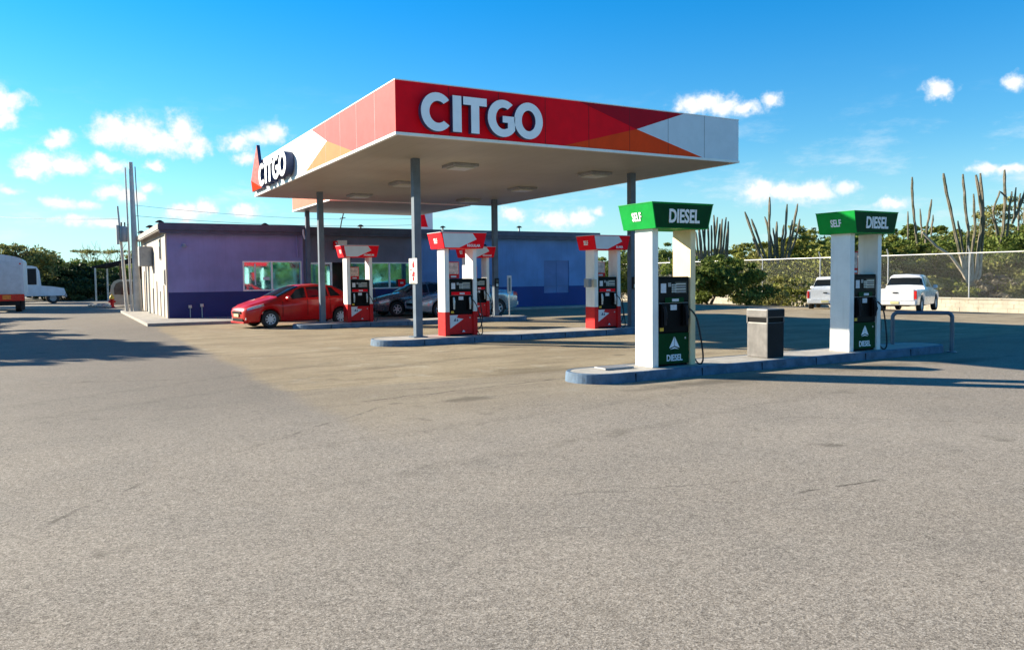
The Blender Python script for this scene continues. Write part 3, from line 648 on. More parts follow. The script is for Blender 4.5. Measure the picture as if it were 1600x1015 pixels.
# ------------------------------------------------------------------ pumps
def pump(label, x, y, kind, group, word, topper=True, endtext='SELF', hose_side=1, warmlitpost=False):
    G = kind == 'green'
    r = thing('fuel_pump', label, 'fuel pump', (x, y, .14), 0, group)
    base = .0
    for s, nm in ((-1, 'post'), (1, 'post')):
        x0, x1 = (-.425, -.31) if s < 0 else (.315, .415)
        p = MB().bbox(x0, x1, -.20, .20, 0 if G else .56, 2.06, .008).build(nm, M['warmlitpost'] if (warmlitpost and s > 0) else M['white'], r)
        if not G: MB().bbox(x0 - .004, x1 + .004, -.205, .205, 0, .56, .008).build('post_foot', M['red'], p)
    # flared sign box
    t, b, z0, z1 = (.585, .395), (.505, .375), 2.045, 2.405
    vs = [(-b[0], -b[1], z0), (b[0], -b[1], z0), (b[0], b[1], z0), (-b[0], b[1], z0), (-t[0], -t[1], z1), (t[0], -t[1], z1), (t[0], t[1], z1), (-t[0], t[1], z1)]
    sg = MB().add(vs, [(0, 3, 2, 1), (4, 5, 6, 7), (0, 1, 5, 4), (1, 2, 6, 5), (2, 3, 7, 6), (3, 0, 4, 7)]).build('sign_box', M['green'] if G else M['signred'], r)
    mb = MB(); mb.box(-t[0] - .006, t[0] + .006, -t[1] - .006, t[1] + .006, z1 + .002, z1 + .014); mb.build('sign_rim', M['green'] if G else M['signwhite'], sg)
    tilt = math.atan2(t[1] - b[1], z1 - z0); zm = (z0 + z1) / 2; yf = -(t[1] + b[1]) / 2
    FMs = face_mat((0, yf, zm), FRONT) @ Matrix.Rotation(tilt, 4, 'X')
    tilt2 = math.atan2(t[0] - b[0], z1 - z0); EM = face_mat((-(t[0] + b[0]) / 2, 0, zm), LEFTF) @ Matrix.Rotation(tilt2, 4, 'X')
    if G:
        MB().add([tuple(FMs @ Vector((p[0], p[1], .003))) for p in ((-.49, -.17), (.49, -.17), (.565, .17), (-.565, .17))], [(0, 1, 2, 3)]).build('front_panel_or_shade', M['deepgreen'], sg)
        text_mesh('sign_text', word, .205, FMs @ Matrix.Translation((.02, 0, .008)), M['lettering'], sg, .008, .74, .028)
    else:
        # white wedge with a red arrow end
        pl = [(-.555, .168), (.22, .168), (.33, .03), (-.12, -.165), (-.485, -.165)]
        MB().add([tuple(FMs @ Vector((p[0], p[1], .003))) for p in pl], [tuple(range(5))]).build('white_panel', M['signwhite'], sg)
        text_mesh('sign_text', word, .062, FMs @ Matrix.Translation((.25, -.115, .005)), LFACE, sg, .004, .95, .02)
    text_mesh('sign_text', endtext, .13 if G else .12, EM @ Matrix.Translation((0, 0, .006)), M['lettering'], sg, .006, .66, .03)
    # dispenser
    d = MB().bbox(-.30, .305, -.17, .17, .50, 1.34, .012).build('dispenser', M['black'], r)
    y0 = -.17
    MB().bbox(-.285, .29, y0 - .012, y0 - .001, .98, 1.30, .004).build('face_panel', mat('dark_face_panel', (.006, .008, .008), .45, vary=.2, spec=.12), d)
    MB().box(.02, .25, y0 - .018, y0 - .013, 1.09, 1.26).build('price_display', M['screen'], d)
    for k in range(4): MB().box(.04, .23, y0 - .021, y0 - .019, 1.105 + k * .038, 1.125 + k * .038).build('display_row', M['lampglass'] if k % 2 else M['greymetal'], d)
    MB().box(-.25, -.15, y0 - .018, y0 - .013, 1.10, 1.24).build('sticker', M['sticker'], d)
    MB().box(-.17 if G else -.25, .19 if G else .25, y0 - .02, y0 - .013, .955, 1.03).build('grade_band', M['deepgreen'] if G else M['signred'], d)
    MB().box(-.04, .09, y0 - .024, y0 - .021, .97, 1.01).build('grade_label', M['sticker'], d)
    MB().box(-.06, .06, y0 - .012, y0 - .001, .84, .92).build('price_card', M['sticker'], d)
    for ky in range(4):
        mbk = MB()
        for kx in range(3): mbk.box(-.045 + kx * .032, -.022 + kx * .032, y0 - .022, y0 - .0195, 1.105 + ky * .033, 1.128 + ky * .033)
        mbk.build('keypad_row', M['galv'], d)
    MB().box(-.11, -.055, y0 - .018, y0 - .0135, 1.19, 1.25).build('card_reader', M['greymetal'], d)
    MB().box(-.26, -.19, y0 - .006, y0 - .001, .53, .58).build('warning_decal', M['yellow'], d)
    MB().box(-.298, .303, y0 - .0035, y0 - .001, .945, .951).build('seam', M['greymetal'], d)
    for s in (-1, 1):
        MB().bbox(s * .21 - .05, s * .21 + .05, y0 - .05, y0 - .002, .60, .93, .012).build('nozzle_holster', M['black'], d)
        mb = MB(); mb.tube([(s * .21, y0 - .07, .62), (s * .21, y0 - .075, .80), (s * .21, y0 - .05, .90)], [.018, .028, .022], 8)
        mb.tube([(s * .21, y0 - .075, .66), (s * .21, y0 - .115, .74), (s * .21, y0 - .075, .83)], .008, 6); mb.build('nozzle', M['galv'] if not G else M['darkmetal'], d, True)
    # lower cabinet
    lc = MB().bbox(-.302, .307, -.172, .172, .035, .495, .01).build('lower_cabinet', M['deepgreen'] if G else M['red'], r)
    MB().box(-.28, .285, -.15, .15, 0, .034).build('plinth', M['black'], lc)
    FL = face_mat((0, -.1725, 0), FRONT)
    if G:
        slab('emblem', [[(-.10, .27), (-.005, .30), (-.005, .44)], [(.005, .44), (.005, .30), (.10, .27)], [(-.09, .25), (.0, .285), (.09, .25), (.0, .262)]], FL @ Matrix.Translation((.02, .0, 0)), .005, LFACE, lc)
        text_mesh('cabinet_text', 'DIESEL', .10, FL @ Matrix.Translation((.02, .125, .003)), LFACE, lc, .006, .78, .02)
    else:
        slab('white_flash', [[(-.297, .485), (-.29, .17), (.06, .39), (-.12, .42), (-.08, .485)]], FL, .004, M['signwhite'], lc)
        slab('emblem', [[(-.20, .34), (-.155, .42), (-.14, .34)], [(-.13, .34), (-.10, .40), (-.08, .34)]], FL @ Matrix.Translation((0, 0, .005)), .004, SIDE, lc)
        slab('badge', [[(.02, .08), (.06, .13), (.10, .08)]], FL, .004, M['signwhite'], lc)
    MB().box(-.006, .0, -.1745, -.1725, .05, .25).build('door_gap', M['black'], lc); MB().box(.22, .245, -.178, -.1725, .40, .43).build('lock', M['galv'], lc)
    # topper card
    if topper:
        tp = MB().bbox(-.285, .02 if not G else -.03, -.06, -.02, 1.345, 1.74, .008).build('topper_card', M['red'], r)
        MB().box(-.265, .0 if not G else -.05, -.066, -.061, 1.45, 1.72).build('notice', mat('notice_print', (.58, .42, .36), .5, vary=.35, scale=14), tp)
        MB().box(-.2, -.06, -.066, -.061, 1.37, 1.41).build('caption', M['sticker'], tp)
    # hoses hanging on the outer side
    def hose(pts, rad=.013):
        out = []; P = [Vector(p) for p in pts]; P = [P[0]] + P + [P[-1]]
        for i in range(1, len(P) - 2):
            for k in range(6):
                u = k / 6; a, b_, c, d_ = P[i - 1], P[i], P[i + 1], P[i + 2]
                out.append(.5 * ((2 * b_) + (c - a) * u + (2 * a - 5 * b_ + 4 * c - d_) * u * u + (3 * b_ - a - 3 * c + d_) * u ** 3))
        out.append(P[-2]); MB().tube(out, rad, 6).build('hose', M['rubber'], r, True)
    if hose_side > 0:
        hose([(.24, -.26, .86), (.34, -.30, .72), (.47, -.27, .35), (.53, -.24, .06), (.46, -.2, .02), (.43, -.06, .25), (.42, .0, .5)])
        MB().bbox(.418, .47, -.1, .06, .55, .92, .01).build('hose_bracket', M['black'], r)
    if not G or hose_side > 1:
        hose([(.37, .05, 2.04), (.43, -.02, 1.6), (.5, -.05, 1.1), (.6, -.05, .62), (.62, -.05, .3), (.52, -.04, .12), (.44, 0, .3), (.42, .05, .55)])
    if not G:
        hose([(-.2, 0, 2.04), (-.24, .0, 1.8), (-.18, .05, 1.55), (-.1, .08, 1.36)], .01)
    return r
GG = 'green diesel pumps on the near island'; RG = 'red and white fuel pumps under the canopy'
pump('nearer green diesel pump with bright white sunlit post', 7.965, 9.34, 'green', GG, 'DIESEL', topper=False, warmlitpost=True)
pump('farther green diesel pump, its post in blue shade, beside the bin', 12.24, 9.25, 'green', GG, 'DIESEL', topper=True, hose_side=2)
pump('red and white pump right of the near canopy column with the poster', 8.18, 17.08, 'red', RG, 'REGULAR')
pump('red and white pump in front of the red car', 8.22, 24.5, 'red', RG, 'PREMIUM')
pump('red and white pump just left of the green diesel pump', 12.44, 17.08, 'red', RG, 'SUPER')
pump('red and white pump half hidden behind the middle pump', 12.44, 24.5, 'red', RG, 'REGULAR')
r = thing('squeegee_box', 'small grey box with cream side fixed to the post of the right red pump', 'squeegee box', (11.93, 16.95, 1.22))
MB().bbox(-.13, -.02, -.10, .10, 0, .22, .01).build('tub', M['greymetal'], r); MB().bbox(-.018, .08, -.18, -.12, 0, .2, .01).build('towel_holder', M['tan'], r)

# ------------------------------------------------------------------ bin and hoop
r = thing('litter_bin', 'square grey metal litter bin standing between the two green pumps', 'litter bin', (10.08, 9.33, .138), math.radians(0))
M_bin = mat('bin_grey_metal', (.15, .14, .135), .5, metal=.1, vary=.22, scale=5, streak=.5, dirt=(.25, .24, .23))
MB().bbox(-.19, .19, -.22, .22, 0, .58, .02).build('body', M_bin, r)
MB().box(-.178, .178, -.226, -.2205, .012, .57).build('front_panel_or_shade', M['darkmetal'], r); MB().box(-.185, .185, -.236, -.2305, .675, .785).build('lid_shade_sheet', M['darkmetal'], r)  # dark sheets added, shade of the bin's front put into their colour
mb = MB(); mb.box(-.18, .18, -.21, .21, .575, .66); mb.build('opening', M['black'], r)
mb = MB(); mb.bbox(-.20, .20, -.23, .23, .655, .80, .025); mb.build('lid', M_bin, r)
for sx in (-1, 1):
    for sy in (-1, 1): MB().box(sx * .185 - .01, sx * .185 + .01, sy * .215 - .01, sy * .215 + .01, .56, .67).build('corner_post', M_bin, r)
r = thing('hoop_barrier', 'low blue-grey tubular hoop barrier at the right end of the near island', 'barrier', (14.0, 9.15, 0))
pts = []
a, b_ = Vector((-.22, .45, 0)), Vector((.46, -.30, 0)); hgt = .74; dirv = (b_ - a).normalized(); L = (b_ - a).length
pts.append(a); 
for k in range(7):
    t = PI * .5 * k / 6; pts.append(a + dirv * (.09 - .09 * math.cos(t)) + Vector((0, 0, hgt - .09 + .09 * math.sin(t))))
for k in range(7):
    t = PI * .5 * k / 6; pts.append(b_ - dirv * (.09 - .09 * math.sin(t)) + Vector((0, 0, hgt - .09 + .09 * math.cos(t))))
pts.append(b_)
MB().tube(pts, .036, 12).build('hoop', M['steel'], r, True)
for q in (a, b_): MB().lathe([(0, .02), (.08, .02), (.085, 0)], 16, 'Z', (q.x, q.y, .003)).build('foot_plate', M['steel'], r)

# ------------------------------------------------------------------ cars
def interp(xs, st):
    """stations (x, zl, zb, zt, wl, wb, wt, drop) sampled and slightly smoothed"""
    A = np.array(st); out = [xs]
    for k in range(1, A.shape[1]):
        v = np.interp(xs, A[:, 0], A[:, k])
        for _ in range(2):
            w = v.copy(); w[1:-1] = (v[:-2] + 2 * v[1:-1] + v[2:]) / 4; v = w
        out.append(v)
    return np.array(out).T
def make_car(label, cat, x, y, rz, st, paint, arches, R, wheel_r, spec, s=.915, z=0.0, name='parked_car', group=None, rimstyle=5):
    r = thing(name, label, cat, (x, y, z), rz, group); r.scale = (s, s, s)
    x0, x1 = st[0][0], st[-1][0]; xs = np.arange(x0, x1 + 1e-6, .03); T = interp(xs, st)
    def ring(row):
        xx, zl, zb, zt, wl, wb, wt, dr = row
        for ax in arches:
            if abs(xx - ax) < R: zl = max(zl, wheel_r * .98 + math.sqrt(R * R - (xx - ax) ** 2) - .02)
        zl = min(zl, zb - .12)
        return [(0, zl), (wl - .12, zl), (wl, zl + .05), ((wl + wb) / 2 + .03, zl + .05 + (zb - zl - .08) * .55), (wb, zb - .04), (wb - .03, zb + .005), (wt, zt - .05), (wt - .09, zt - dr), (0, zt + .025 - dr * 1.0)]
    def pt(xx, t):
        sg = 1 if t >= 0 else -1; t = min(abs(t), 7.9999); i = int(t); u = t - i
        j = min(max((xx - x0) / .03, 0), len(T) - 1.0001); k = int(j); w = j - k
        ra, rb = ring(T[k] * (1 - w) + T[k + 1] * w), None
        a, b = ra[i], ra[i + 1]; return Vector((xx, sg * (a[0] + (b[0] - a[0]) * u), a[1] + (b[1] - a[1]) * u))
    def nrm(xx, t):
        e = .02; a = pt(xx + e, t) - pt(xx - e, t); b = pt(xx, t + e) - pt(xx, t - e); n = a.cross(b)
        if n.length < 1e-9: return Vector((0, 0, 1))
        n.normalize(); c = Vector((xx * .3, 0, .7)); p = pt(xx, t)
        return n if n.dot(p - Vector((p.x * .9, 0, .6))) > 0 else -n
    N = []; F = []; Mi = []
    sub = [0, 1, 2, 2.5, 3, 3.5, 4, 4.5, 5, 5.5, 6, 6.5, 7, 8]
    per = len(sub) * 2 - 2
    for i, row in enumerate(T):
        rg = ring(row)
        def P(t):
            k = int(min(t, 7.999)); u = t - k; return (rg[k][0] + (rg[k + 1][0] - rg[k][0]) * u, rg[k][1] + (rg[k + 1][1] - rg[k][1]) * u)
        for t in sub: q = P(t); N.append((row[0], q[0], q[1]))
        for t in sub[-2:0:-1]: q = P(t); N.append((row[0], -q[0], q[1]))
    n = len(T)
    for i in range(n - 1):
        for j in range(per):
            F.append((i * per + j, i * per + (j + 1) % per, (i + 1) * per + (j + 1) % per, (i + 1) * per + j))
            under = j in (0, per - 1) ; Mi.append(1 if under else 0)
    F.append(tuple(range(per))); F.append(tuple((n - 1) * per + j for j in range(per))); Mi += [0, 0]
    mb = MB(); mb.v = N; mb.f = F; mb.m = Mi; body = mb.build('body', [paint, M['interior']], r); smooth_by_angle(body.data, 38)
    def patch(name, fx, ta, tb, m, parent=r, off=.012, nu=20, nv=6, mirror=True, t_full=False):
        """patch on the skin: fx(v)->(xa, xb) at v in 0..1 between ring params ta..tb"""
        o = None
        for sg in ((1, -1) if mirror else (1,)):
            mb = MB(); vs = []
            for i in range(nv + 1):
                v = i / nv; xa, xb = fx(v); t = ta + (tb - ta) * v
                for k in range(nu + 1):
                    xx = xa + (xb - xa) * k / nu; p = pt(xx, sg * t) + nrm(xx, sg * t) * off if not t_full else None
                    vs.append(p)
            mb.add(vs, [(i * (nu + 1) + k, i * (nu + 1) + k + 1, (i + 1) * (nu + 1) + k + 1, (i + 1) * (nu + 1) + k) for i in range(nv) for k in range(nu)])
            o = mb.build(name, m, parent); smooth_by_angle(o.data, 40)
        return o
    def cross(name, xa, xb, tmin, m, parent=r, off=.010, inset=0):
        """patch over the whole width on the upper skin between x xa..xb"""
        ts = [tmin, 6.3, 6.5, 6.7, 6.85, 7.0, 7.2, 7.4, 7.8]; seq = ts + [-t for t in ts[::-1]]; vs = []; nu = 16
        for k in range(nu + 1):
            xx = xa + (xb - xa) * k / nu
            for t in seq: vs.append(pt(xx, t) + nrm(xx, t) * off)
        w = len(seq); mb = MB(); mb.add(vs, [(k * w + i, k * w + i + 1, (k + 1) * w + i + 1, (k + 1) * w + i) for k in range(nu) for i in range(w - 1)])
        o = mb.build(name, m, parent); smooth_by_angle(o.data, 40); return o
    for w in spec.get('side', []):
        (ba, bb), (ta, tb) = w; patch('side_window', lambda v: (ba + (ta - ba) * v, bb + (tb - bb) * v), 5.10, 5.93, M['darkglass'])
    if 'ws' in spec: cross('windscreen', *spec['ws'], 6.15, M['darkglass'])
    if 'rw' in spec: cross('rear_window', *spec['rw'], 6.15, M['darkglass'])
    for nm, xa, xb, ta, tb, m in spec.get('patch', []): patch(nm, lambda v: (xa, xb), ta, tb, M[m] if isinstance(m, str) else m, off=.008)
    for xx in spec.get('seams', []): patch('door_seam', lambda v: (xx - .008, xx + .008), 2.4, 4.95, M['black'], off=.003, nu=1, nv=8)
    for xx in spec.get('handles', []): patch('door_handle', lambda v: (xx - .09, xx + .09), 4.45, 4.65, paint, off=.025, nu=3, nv=1)
    for (xx, zz) in spec.get('mirrors', []):
        for sg in (1, -1):
            mb = MB(); mb.lathe([(0, -.10), (.06, -.09), (.085, -.02), (.085, .06), (.05, .09), (0, .10)], 12, 'Y', (xx, sg * (spec.get('mw', .93)), zz)); mb.build('mirror', paint, r, True)
    for (bn, x_a, x_b, hw, za, zb_, m) in spec.get('boxes', []):
        MB().bbox(x_a, x_b, -hw, hw, za, zb_, .012).build(bn, M[m] if isinstance(m, str) else m, r)
    for (bn, x_a, x_b, ya, yb, za, zb_, m) in spec.get('pair', []):
        for sg in (1, -1): MB().bbox(x_a, x_b, *sorted((sg * ya, sg * yb)), za, zb_, .012).build(bn, M[m] if isinstance(m, str) else m, r)
    tw = spec.get('track', .76)
    for ax in arches:
        for sg in (1, -1):
            w = MB(); wr = wheel_r
            w.lathe([(wr * .62, -.09), (wr * .9, -.10), (wr * .985, -.08), (wr, -.04), (wr, .04), (wr * .985, .08), (wr * .9, .10), (wr * .62, .09), (wr * .60, .0), (wr * .62, -.09)], 32, 'Y')
            wo = thing('wheel', None, None); wo.parent = r; wo.location = (ax, sg * tw, wr)
            w.build('tyre', M['rubber'], wo, True)
            rim = MB(); o_ = sg * .075
            rim.lathe([(wr * .63, o_ + sg * .01), (wr * .58, o_ + sg * .01), (wr * .56, o_ - sg * .05)], 32, 'Y'); rim.lathe([(0, o_), (wr * .14, o_), (wr * .16, o_ - sg * .03)], 16, 'Y')
            for k in range(rimstyle):
                t = 2 * PI * k / rimstyle + .3; c, s_ = math.cos(t), math.sin(t); hw = wr * .075
                q = [(c * wr * .1 - s_ * hw * 1.3, s_ * wr * .1 + c * hw * 1.3), (c * wr * .1 + s_ * hw * 1.3, s_ * wr * .1 - c * hw * 1.3), (c * wr * .6 + s_ * hw * .8, s_ * wr * .6 - c * hw * .8), (c * wr * .6 - s_ * hw * .8, s_ * wr * .6 + c * hw * .8)]
                rim.add([(a, o_ - sg * .004, b) for a, b in q] + [(a, o_ - sg * .03, b) for a, b in q], [(0, 1, 2, 3), (4, 5, 6, 7), (0, 1, 5, 4), (2, 3, 7, 6), (1, 2, 6, 5), (3, 0, 4, 7)])
            rim.build('rim', M['rim'], wo, True)
            MB().lathe([(0, o_ - sg * .055), (wr * .58, o_ - sg * .055)], 24, 'Y').build('brake_disc', M['interior'], wo)
    return r

HATCH = [(-2.18, .34, .60, .62, .50, .58, .50, 0), (-2.12, .24, .66, .70, .68, .72, .58, 0), (-1.95, .20, .72, .79, .80, .82, .66, 0), (-1.5, .19, .82, .93, .83, .86, .72, 0), (-1.12, .19, .88, 1.02, .84, .87, .72, 0),
         (-.45, .19, .93, 1.33, .84, .875, .64, 0), (-.1, .19, .95, 1.44, .84, .875, .60, 0), (.5, .19, .97, 1.47, .84, .875, .60, 0), (1.1, .19, 1.0, 1.42, .84, .87, .60, 0), (1.65, .22, 1.05, 1.16, .83, .86, .66, 0), (2.05, .26, 1.04, 1.09, .80, .83, .68, 0), (2.17, .36, .98, 1.0, .70, .76, .6, 0)]
SEDAN = [(-2.28, .36, .58, .60, .50, .60, .50, 0), (-2.2, .26, .64, .68, .70, .74, .6, 0), (-1.95, .20, .70, .77, .80, .84, .68, 0), (-1.5, .19, .80, .88, .84, .87, .74, 0), (-.98, .19, .88, .97, .85, .88, .73, 0),
         (-.2, .19, .92, 1.38, .85, .88, .62, 0), (.3, .19, .94, 1.42, .85, .88, .60, 0), (.85, .19, .95, 1.36, .85, .88, .60, 0), (1.5, .2, .97, 1.05, .84, .88, .68, 0), (1.95, .24, .97, 1.03, .83, .86, .72, 0), (2.25, .30, .94, .98, .76, .80, .68, 0), (2.3, .38, .88, .9, .66, .7, .6, 0)]
PICK = [(-2.40, .42, .72, .76, .62, .68, .58, 0), (-2.3, .34, .80, .84, .78, .80, .66, 0), (-1.9, .30, .92, .98, .83, .84, .74, 0), (-1.15, .28, .98, 1.08, .84, .85, .74, 0), (-.55, .28, 1.02, 1.55, .84, .85, .64, 0), (-.2, .28, 1.03, 1.64, .84, .85, .63, 0),
        (.45, .28, 1.04, 1.65, .84, .85, .63, 0), (.62, .28, 1.04, 1.58, .84, .85, .64, 0), (.78, .30, 1.03, 1.08, .84, .85, .80, 0), (.84, .30, 1.02, 1.06, .84, .85, .83, .35), (2.34, .32, 1.02, 1.06, .84, .85, .83, .35), (2.38, .32, 1.02, 1.06, .84, .85, .83, 0), (2.44, .36, 1.02, 1.05, .83, .84, .80, 0)]
hatch_spec = dict(side=[((-.80, -.02), (-.32, -.02)), ((.05, .82), (.05, .80)), ((.90, 1.30), (.88, 1.02))], ws=(-1.02, -.22), rw=(1.12, 1.58),
    seams=[-.9, .01, .86], handles=[-.12, .74], mirrors=[(-.72, 1.0)], mw=.96,
    patch=[('headlight', -2.09, -1.55, 3.9, 5.3, 'lens'), ('tail_light', 1.98, 2.15, 3.6, 4.9, 'redlens'), ('indicator', -1.62, -1.55, 4.3, 5.2, 'amber')],
    boxes=[('grille', -2.215, -2.15, .40, .50, .58, 'black'), ('air_intake', -2.17, -2.08, .48, .24, .38, 'black'), ('front_plate', -2.225, -2.20, .22, .39, .49, 'plate'), ('rear_plate', 2.17, 2.20, .24, .62, .74, 'plate'), ('bumper_lip', -2.19, -2.0, .62, .17, .235, 'carred')],
    pair=[('fog_lamp', -2.13, -2.05, .55, .68, .30, .38, 'lens')])
sed_spec = dict(side=[((-.72, .02), (-.16, .02)), ((.09, .82), (.09, .70)), ], ws=(-.92, -.26), rw=(.92, 1.44), seams=[-.85, .05, .9], handles=[-.08, .76], mirrors=[(-.62, .98)], mw=.96,
    patch=[('headlight', -2.16, -1.75, 3.7, 5.1, 'lens'), ('tail_light', 2.02, 2.26, 3.6, 4.9, 'redlens')],
    boxes=[('grille', -2.30, -2.22, .40, .46, .58, 'black'), ('air_intake', -2.27, -2.15, .5, .28, .38, 'black'), ('rear_plate', 2.30, 2.325, .24, .62, .74, 'plate'), ('rear_bumper', 2.2, 2.36, .70, .40, .56, 'carsilver')])
pick_spec = dict(side=[((-.50, .02), (-.22, .02)), ((.08, .56), (.08, .50))], ws=(-1.05, -.62), rw=(.64, .745), seams=[-.75, .05, .66], handles=[-.08, .5], mirrors=[(-.55, 1.1)], mw=.97,
    patch=[('headlight', -2.3, -2.05, 3.6, 5.1, 'lens')],
    boxes=[('tailgate', 2.44, 2.475, .72, .56, 1.03, 'carwhite'), ('tailgate_handle', 2.477, 2.495, .10, .86, .91, 'darkmetal'), ('rear_bumper', 2.42, 2.60, .80, .38, .54, 'frame'), ('rear_plate', 2.602, 2.615, .17, .41, .52, 'plate'), ('chassis', -1.8, 2.3, .5, .30, .44, 'black'),
           ('rear_glass_panel', .70, .735, .60, 1.17, 1.52, 'darkglass')],
    pair=[('tail_light', 2.43, 2.485, .735, .835, .62, .96, 'redlens')], track=.76)
make_car('shiny red hatchback parked beside the pump nearest the lilac wall', 'car', 6.72, 26.25, math.radians(9), HATCH, M['carred'], (-1.33, 1.30), .355, .30, hatch_spec, name='hatchback_car', s=.915, rimstyle=9)
make_car('silver-blue saloon car parked in front of the blue wall', 'car', 13.75, 28.4, math.radians(3), SEDAN, M['carsilver'], (-1.40, 1.30), .36, .31, sed_spec, name='saloon_car', s=.96, rimstyle=5)
make_car('dark grey saloon car nosing out behind the silver one under the store window', 'car', 12.75, 30.25, math.radians(2), SEDAN, M['cargrey'], (-1.40, 1.30), .36, .31, dict(sed_spec, boxes=sed_spec['boxes'][:2]), name='saloon_car', s=.95, rimstyle=6)
PKG = 'white pickups nosed up to the boundary wall'
def place_pick(label, px, d, head, s):
    x, y, _ = at(px, d); c = Vector((x, y, 0)) + Vector((math.cos(head), math.sin(head), 0)) * 2.4 * s
    make_car(label, 'pickup truck', c.x, c.y, head + PI, PICK, M['carwhite'], (-1.5, 1.48), .42, .34, pick_spec, name='pickup_truck', s=s, z=ground_z(c.x), group=PKG, rimstyle=6)
place_pick('white pickup truck with red tail light, right of the farther green pump', 1400, 31.6, math.radians(22), .93)
place_pick('white pickup truck left of the farther green pump, partly hidden by its post', 1290, 33.5, math.radians(33), .86)

# ------------------------------------------------------------------ boundary wall and fence
WX = 36.3; WZ = ground_z(36.3)
def build_boundary():
    r = thing('boundary_wall', 'low pale limewashed block wall along the right edge of the lot', 'wall', (WX, 0, WZ))
    rnd = random.Random(3); y = -4.0; mb = MB(); cap = MB()
    while y < 95:
        w = .42 + rnd.random() * .05
        for k in range(3):
            o = .21 if k % 2 else 0; d = rnd.uniform(-.006, .006)
            mb.box(-.0 + d, .2, y + o + .004, y + o + w - .004, .19 * k + .003, .19 * (k + 1) - .003)
        y += w
    mb.build('blockwork', M['limewall'], r)
    mb = MB(); mb.box(.02, .18, -4, 95.3, 0, .57); mb.build('mortar', mat('mortar', (.42, .38, .31), .95, vary=.1), r)
    y = -4.2
    while y < 95:
        w = 1.15; cap.bbox(-.04, .24, y, y + w - .012, .575, .645, .01); y += w
    cap.build('coping', M['limewall'], r)
build_boundary()
def build_fence():
    r = thing('chain_link_fence', 'galvanised chain link fence standing on the low boundary wall', 'fence', (WX + .12, 0, WZ + .65))
    H = 2.05; Y0, Y1 = -3, 70; sp = .085; mb = MB(); w = .0017
    for k in range(int((Y1 - Y0 + H) / sp)):
        for sg in (0, 1):
            ya = Y0 - H + k * sp; a = (0 + (.004 if sg else -.004), ya if not sg else ya + H, 0); b = (a[0], ya + H if not sg else ya, H)
            mb.add([(a[0], a[1] - w, 0), (a[0], a[1] + w, 0), (b[0], b[1] + w, H), (b[0], b[1] - w, H)], [(0, 1, 2, 3)])
    mb.build('mesh', mat('dull_wire', (.24, .24, .23), .6, vary=.1), r)
    ys = [y for y in np.arange(0.8, 70, 4.15)]
    MB().tube([(0.05, Y0, H), (0.05, Y1, H)], .026, 8).build('top_rail', M['galv'], r, True)
    for y in ys:
        p = MB().tube([(0.05, y, 0), (0.05, y, H + .02), (.05, y, H + .05), (-.08, y, H + .32)], .03, 8).build('post', M['galv'], r, True)
build_fence()

# ------------------------------------------------------------------ vegetation
def leafcloud(name, clumps, lm, size=(.05, .13), parent=None, seed=1, shell=.55, flat=1.0):
    """clumps: (x, y, z, rx, ry, rz, count); small faces spread through each clump's volume"""
    g = np.random.default_rng(seed); P = []; N = []; T = []
    for (cx, cy, cz, rx, ry, rz, n) in clumps:
        n = int(n); d = g.normal(size=(n, 3)); d /= np.linalg.norm(d, axis=1)[:, None]
        rad = (shell + (1 - shell) * g.random(n)) ** .7 * (1 + .16 * np.sin(d[:, 0] * 7 + seed) * np.cos(d[:, 2] * 6 + cx))
        P.append(np.array([cx, cy, cz]) + d * rad[:, None] * np.array([rx, ry, rz])); nn = d * .9 + g.normal(size=(n, 3)) * .65; N.append(nn / np.linalg.norm(nn, axis=1)[:, None])
        T.append(np.clip(g.random() * .45 + g.normal(.32, .2, n), 0, 1))
    P = np.concatenate(P); N = np.concatenate(N); T = np.concatenate(T); n = len(P)
    a = np.cross(N, g.normal(size=(n, 3))); a /= np.linalg.norm(a, axis=1)[:, None]; b = np.cross(N, a)
    s = g.uniform(size[0], size[1], n)[:, None]; q = g.uniform(.35, .8, n)[:, None]
    V = np.stack([P - a * s, P - b * s * q * .6, P + a * s, P + b * s * q], 1).reshape(-1, 3)
    me = bpy.data.meshes.new(name); me.vertices.add(4 * n); me.vertices.foreach_set('co', V.astype(np.float32).ravel())
    me.loops.add(4 * n); me.loops.foreach_set('vertex_index', np.arange(4 * n, dtype=np.int32)); me.polygons.add(n); me.polygons.foreach_set('loop_start', np.arange(0, 4 * n, 4, dtype=np.int32)); me.polygons.foreach_set('loop_total', np.full(n, 4, dtype=np.int32))
    at_ = me.attributes.new('tone', 'FLOAT', 'FACE'); at_.data.foreach_set('value', T.astype(np.float32)); me.materials.append(lm); me.update(); me.validate()
    o = bpy.data.objects.new(name, me); C.objects.link(o)
    if parent is not None: o.parent = parent
    return o
def limbs(mb, p, d, L, r, depth, rnd, up=.15, spread=.6, tips=None):
    pts = [p]; q = p.copy(); dd = d.copy()
    for k in range(4):
        dd = (dd + Vector((rnd.uniform(-1, 1), rnd.uniform(-1, 1), rnd.uniform(-1, 1) + up)) * .22).normalized(); q = q + dd * L / 4; pts.append(q.copy())
    mb.tube(pts, [r * (1 - .12 * i) for i in range(5)], 6, cap=False)
    if depth == 0:
        if tips is not None: tips.append(q)
        return
    for k in range(rnd.choice((2, 3))):
        nd = (dd + Vector((rnd.uniform(-1, 1), rnd.uniform(-1, 1), rnd.uniform(-.5, .8))) * spread).normalized()
        limbs(mb, q, nd, L * rnd.uniform(.6, .85), r * .55, depth - 1, rnd, up, spread, tips)
